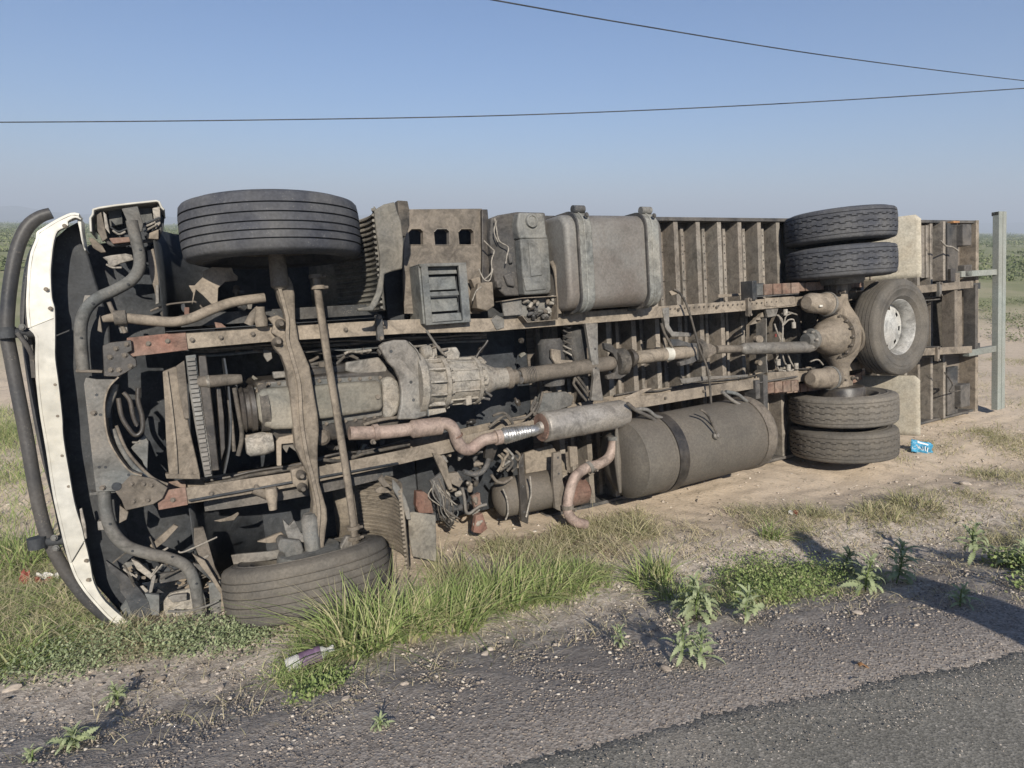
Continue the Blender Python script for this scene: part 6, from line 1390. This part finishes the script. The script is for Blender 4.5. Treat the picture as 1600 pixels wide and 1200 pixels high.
# ================================================================ CABLES
def cable(pts, r, label):
    q = []
    for px, py, dist in pts:
        d_ = ray(px, py); d_ = d_ * (dist / d_.y); q.append(CAMP + d_)
    a, z = q[0], q[-1]; q = [a + (a - q[1]).normalized() * 25 + Vector((0, 0, 1.2))] + q + [z + (z - q[-2]).normalized() * 25 + Vector((0, 0, 1.5))]
    o = tube('overhead_cable', q, r, 'hose_rubber', n=10, seg=8); o.data.materials.clear(); o.data.materials.append(MATS['black_plastic']); tag(o, label, 'cable', 'overhead cables')
cable([(-250, 190.5, 15), (0, 191, 15), (400, 187.5, 15.2), (800, 180, 15.5), (1200, 163, 16), (1600, 138, 16.6), (1900, 115, 17)], .013, 'lower overhead cable crossing the whole sky and rising to the right')
cable([(300, -90, 9.2), (560, -38, 10), (760, -2, 11), (1000, 40, 12.5), (1300, 88, 15), (1600, 126, 19), (1850, 152, 24)], .0115, 'upper overhead cable slanting down to the right')

# ================================================================ BYSTANDER (stands on the road beyond the right edge; only the shadow falls into the view)
def bystander():
    tip = G(1238, 830); az = Vector((SUN_AZ[0], SUN_AZ[1], 0)).normalized(); zb = .52; Hh = 1.74
    dist = (zb + Hh - tip.z) / math.tan(SUN_EL); base = Vector((tip.x, tip.y, 0)) - az * dist
    o_ = empty('person', Vector((base.x, base.y, zb)), R(60)); tag(o_, 'person in a pale shirt and dark trousers standing on the road beyond the right edge', 'person')
    J = {'pelvis': ((0, 0, .95), .135), 'belly': ((0, .01, 1.10), .125), 'chest': ((0, 0, 1.30), .15), 'neck': ((0, .0, 1.48), .06), 'head': ((0, .02, 1.58), .085), 'top': ((0, .01, 1.67), .075),
         'shl': ((.17, 0, 1.42), .06), 'ell': ((.24, -.02, 1.13), .042), 'wrl': ((.25, .05, .90), .028), 'hal': ((.25, .06, .84), .026),
         'shr': ((-.17, 0, 1.42), .06), 'elr': ((-.25, -.02, 1.13), .042), 'wrr': ((-.25, .06, .90), .028), 'har': ((-.25, .07, .84), .026),
         'hpl': ((.11, 0, .90), .10), 'knl': ((.15, .02, .50), .065), 'anl': ((.17, -.01, .10), .045), 'tol': ((.19, .14, .04), .04), 'hpr': ((-.11, 0, .90), .10), 'knr': ((-.15, .02, .50), .065), 'anr': ((-.17, -.01, .10), .045), 'tor': ((-.19, .14, .04), .04)}
    E_ = [('pelvis', 'belly'), ('belly', 'chest'), ('chest', 'neck'), ('neck', 'head'), ('head', 'top'), ('chest', 'shl'), ('shl', 'ell'), ('ell', 'wrl'), ('wrl', 'hal'), ('chest', 'shr'), ('shr', 'elr'), ('elr', 'wrr'), ('wrr', 'har'), ('pelvis', 'hpl'), ('hpl', 'knl'), ('knl', 'anl'), ('anl', 'tol'), ('pelvis', 'hpr'), ('hpr', 'knr'), ('knr', 'anr'), ('anr', 'tor')]
    for s, e in (('l', 1), ('r', -1)):
        hb = J['ha' + s][0]
        for k in range(5):
            dy = (k - 1.5) * .020; ln = (.075, .085, .08, .065, .05)[k]; a = f'f{s}{k}a'; b2 = f'f{s}{k}b'
            if k == 4: J[a] = ((hb[0], hb[1] + .04, hb[2] - .005), .009); J[b2] = ((hb[0], hb[1] + .055, hb[2] - .045), .008)
            else: J[a] = ((hb[0], hb[1] + dy, hb[2] - .045), .0095); J[b2] = ((hb[0] - e * .012, hb[1] + dy, hb[2] - .045 - ln), .0075)
            E_ += [('ha' + s, a), (a, b2)]
    K = list(J); me = bpy.data.meshes.new('body'); me.from_pydata([J[k][0] for k in K], [(K.index(a), K.index(b2)) for a, b2 in E_], [])
    o = bpy.data.objects.new('body', me); C.objects.link(o); o.parent = o_; sk = o.modifiers.new('skin', 'SKIN'); me.materials.append(mat('skin', (.20, .12, .08), (.24, .15, .10), bump=.05))
    lay = me.skin_vertices[0].data if me.skin_vertices else None
    if lay is not None:
        for i, k in enumerate(K): lay[i].radius = (J[k][1], J[k][1] * (.8 if k in ('pelvis', 'belly', 'chest') else 1)); lay[i].use_root = (i == 0)
    ss_ = o.modifiers.new('s', 'SUBSURF'); ss_.levels = 1; ss_.render_levels = 1
    hair = lathe('hair', Vector((0, .0, 1.60)), VZ, [(-.02, .098), (.04, .104), (.09, .08), (.125, .035), (.13, 0)], 'black_plastic', o_, seg=20)
    sh_ = obj('shirt', add_lathe(bmesh.new(), Vector((0, 0, .92)), VZ, [(0, .175), (.2, .165), (.4, .185), (.52, .12), (.56, .07)], 24), 'wrapper_white', o_)
    for s in (1, -1):
        tube('trouser_leg', [Vector((s * .09, 0, .98)), Vector((s * .15, .02, .50)), Vector((s * .17, -.01, .10))], [.125, .085, .07], 'dark_steel', o_); tube('sleeve', [Vector((s * .13, 0, 1.44)), Vector((s * .20, -.01, 1.30)), Vector((s * .235, -.02, 1.16))], [.075, .065, .06], 'wrapper_white', o_)
        tube('shoe', [Vector((s * .17, -.05, .04)), Vector((s * .18, .05, .045)), Vector((s * .195, .18, .035))], [.045, .055, .04], 'black_plastic', o_)
bystander()

# ================================================================ HAZE
hm = bpy.data.materials.new('haze'); hm.use_nodes = True; n = hm.node_tree.nodes; n.remove(n['Principled BSDF'])
pv = n.new('ShaderNodeVolumePrincipled'); pv.inputs['Density'].default_value = .0011; pv.inputs['Color'].default_value = (.80, .89, 1.0, 1); pv.inputs['Anisotropy'].default_value = 0
hm.node_tree.links.new(pv.outputs[0], n['Material Output'].inputs['Volume'])
bm = bmesh.new(); add_box(bm, Vector((0, 3000, 60)), (16000, 12500, 130)); hz = obj('haze', bm, hm, smooth=False); tag(hz, kind='stuff')
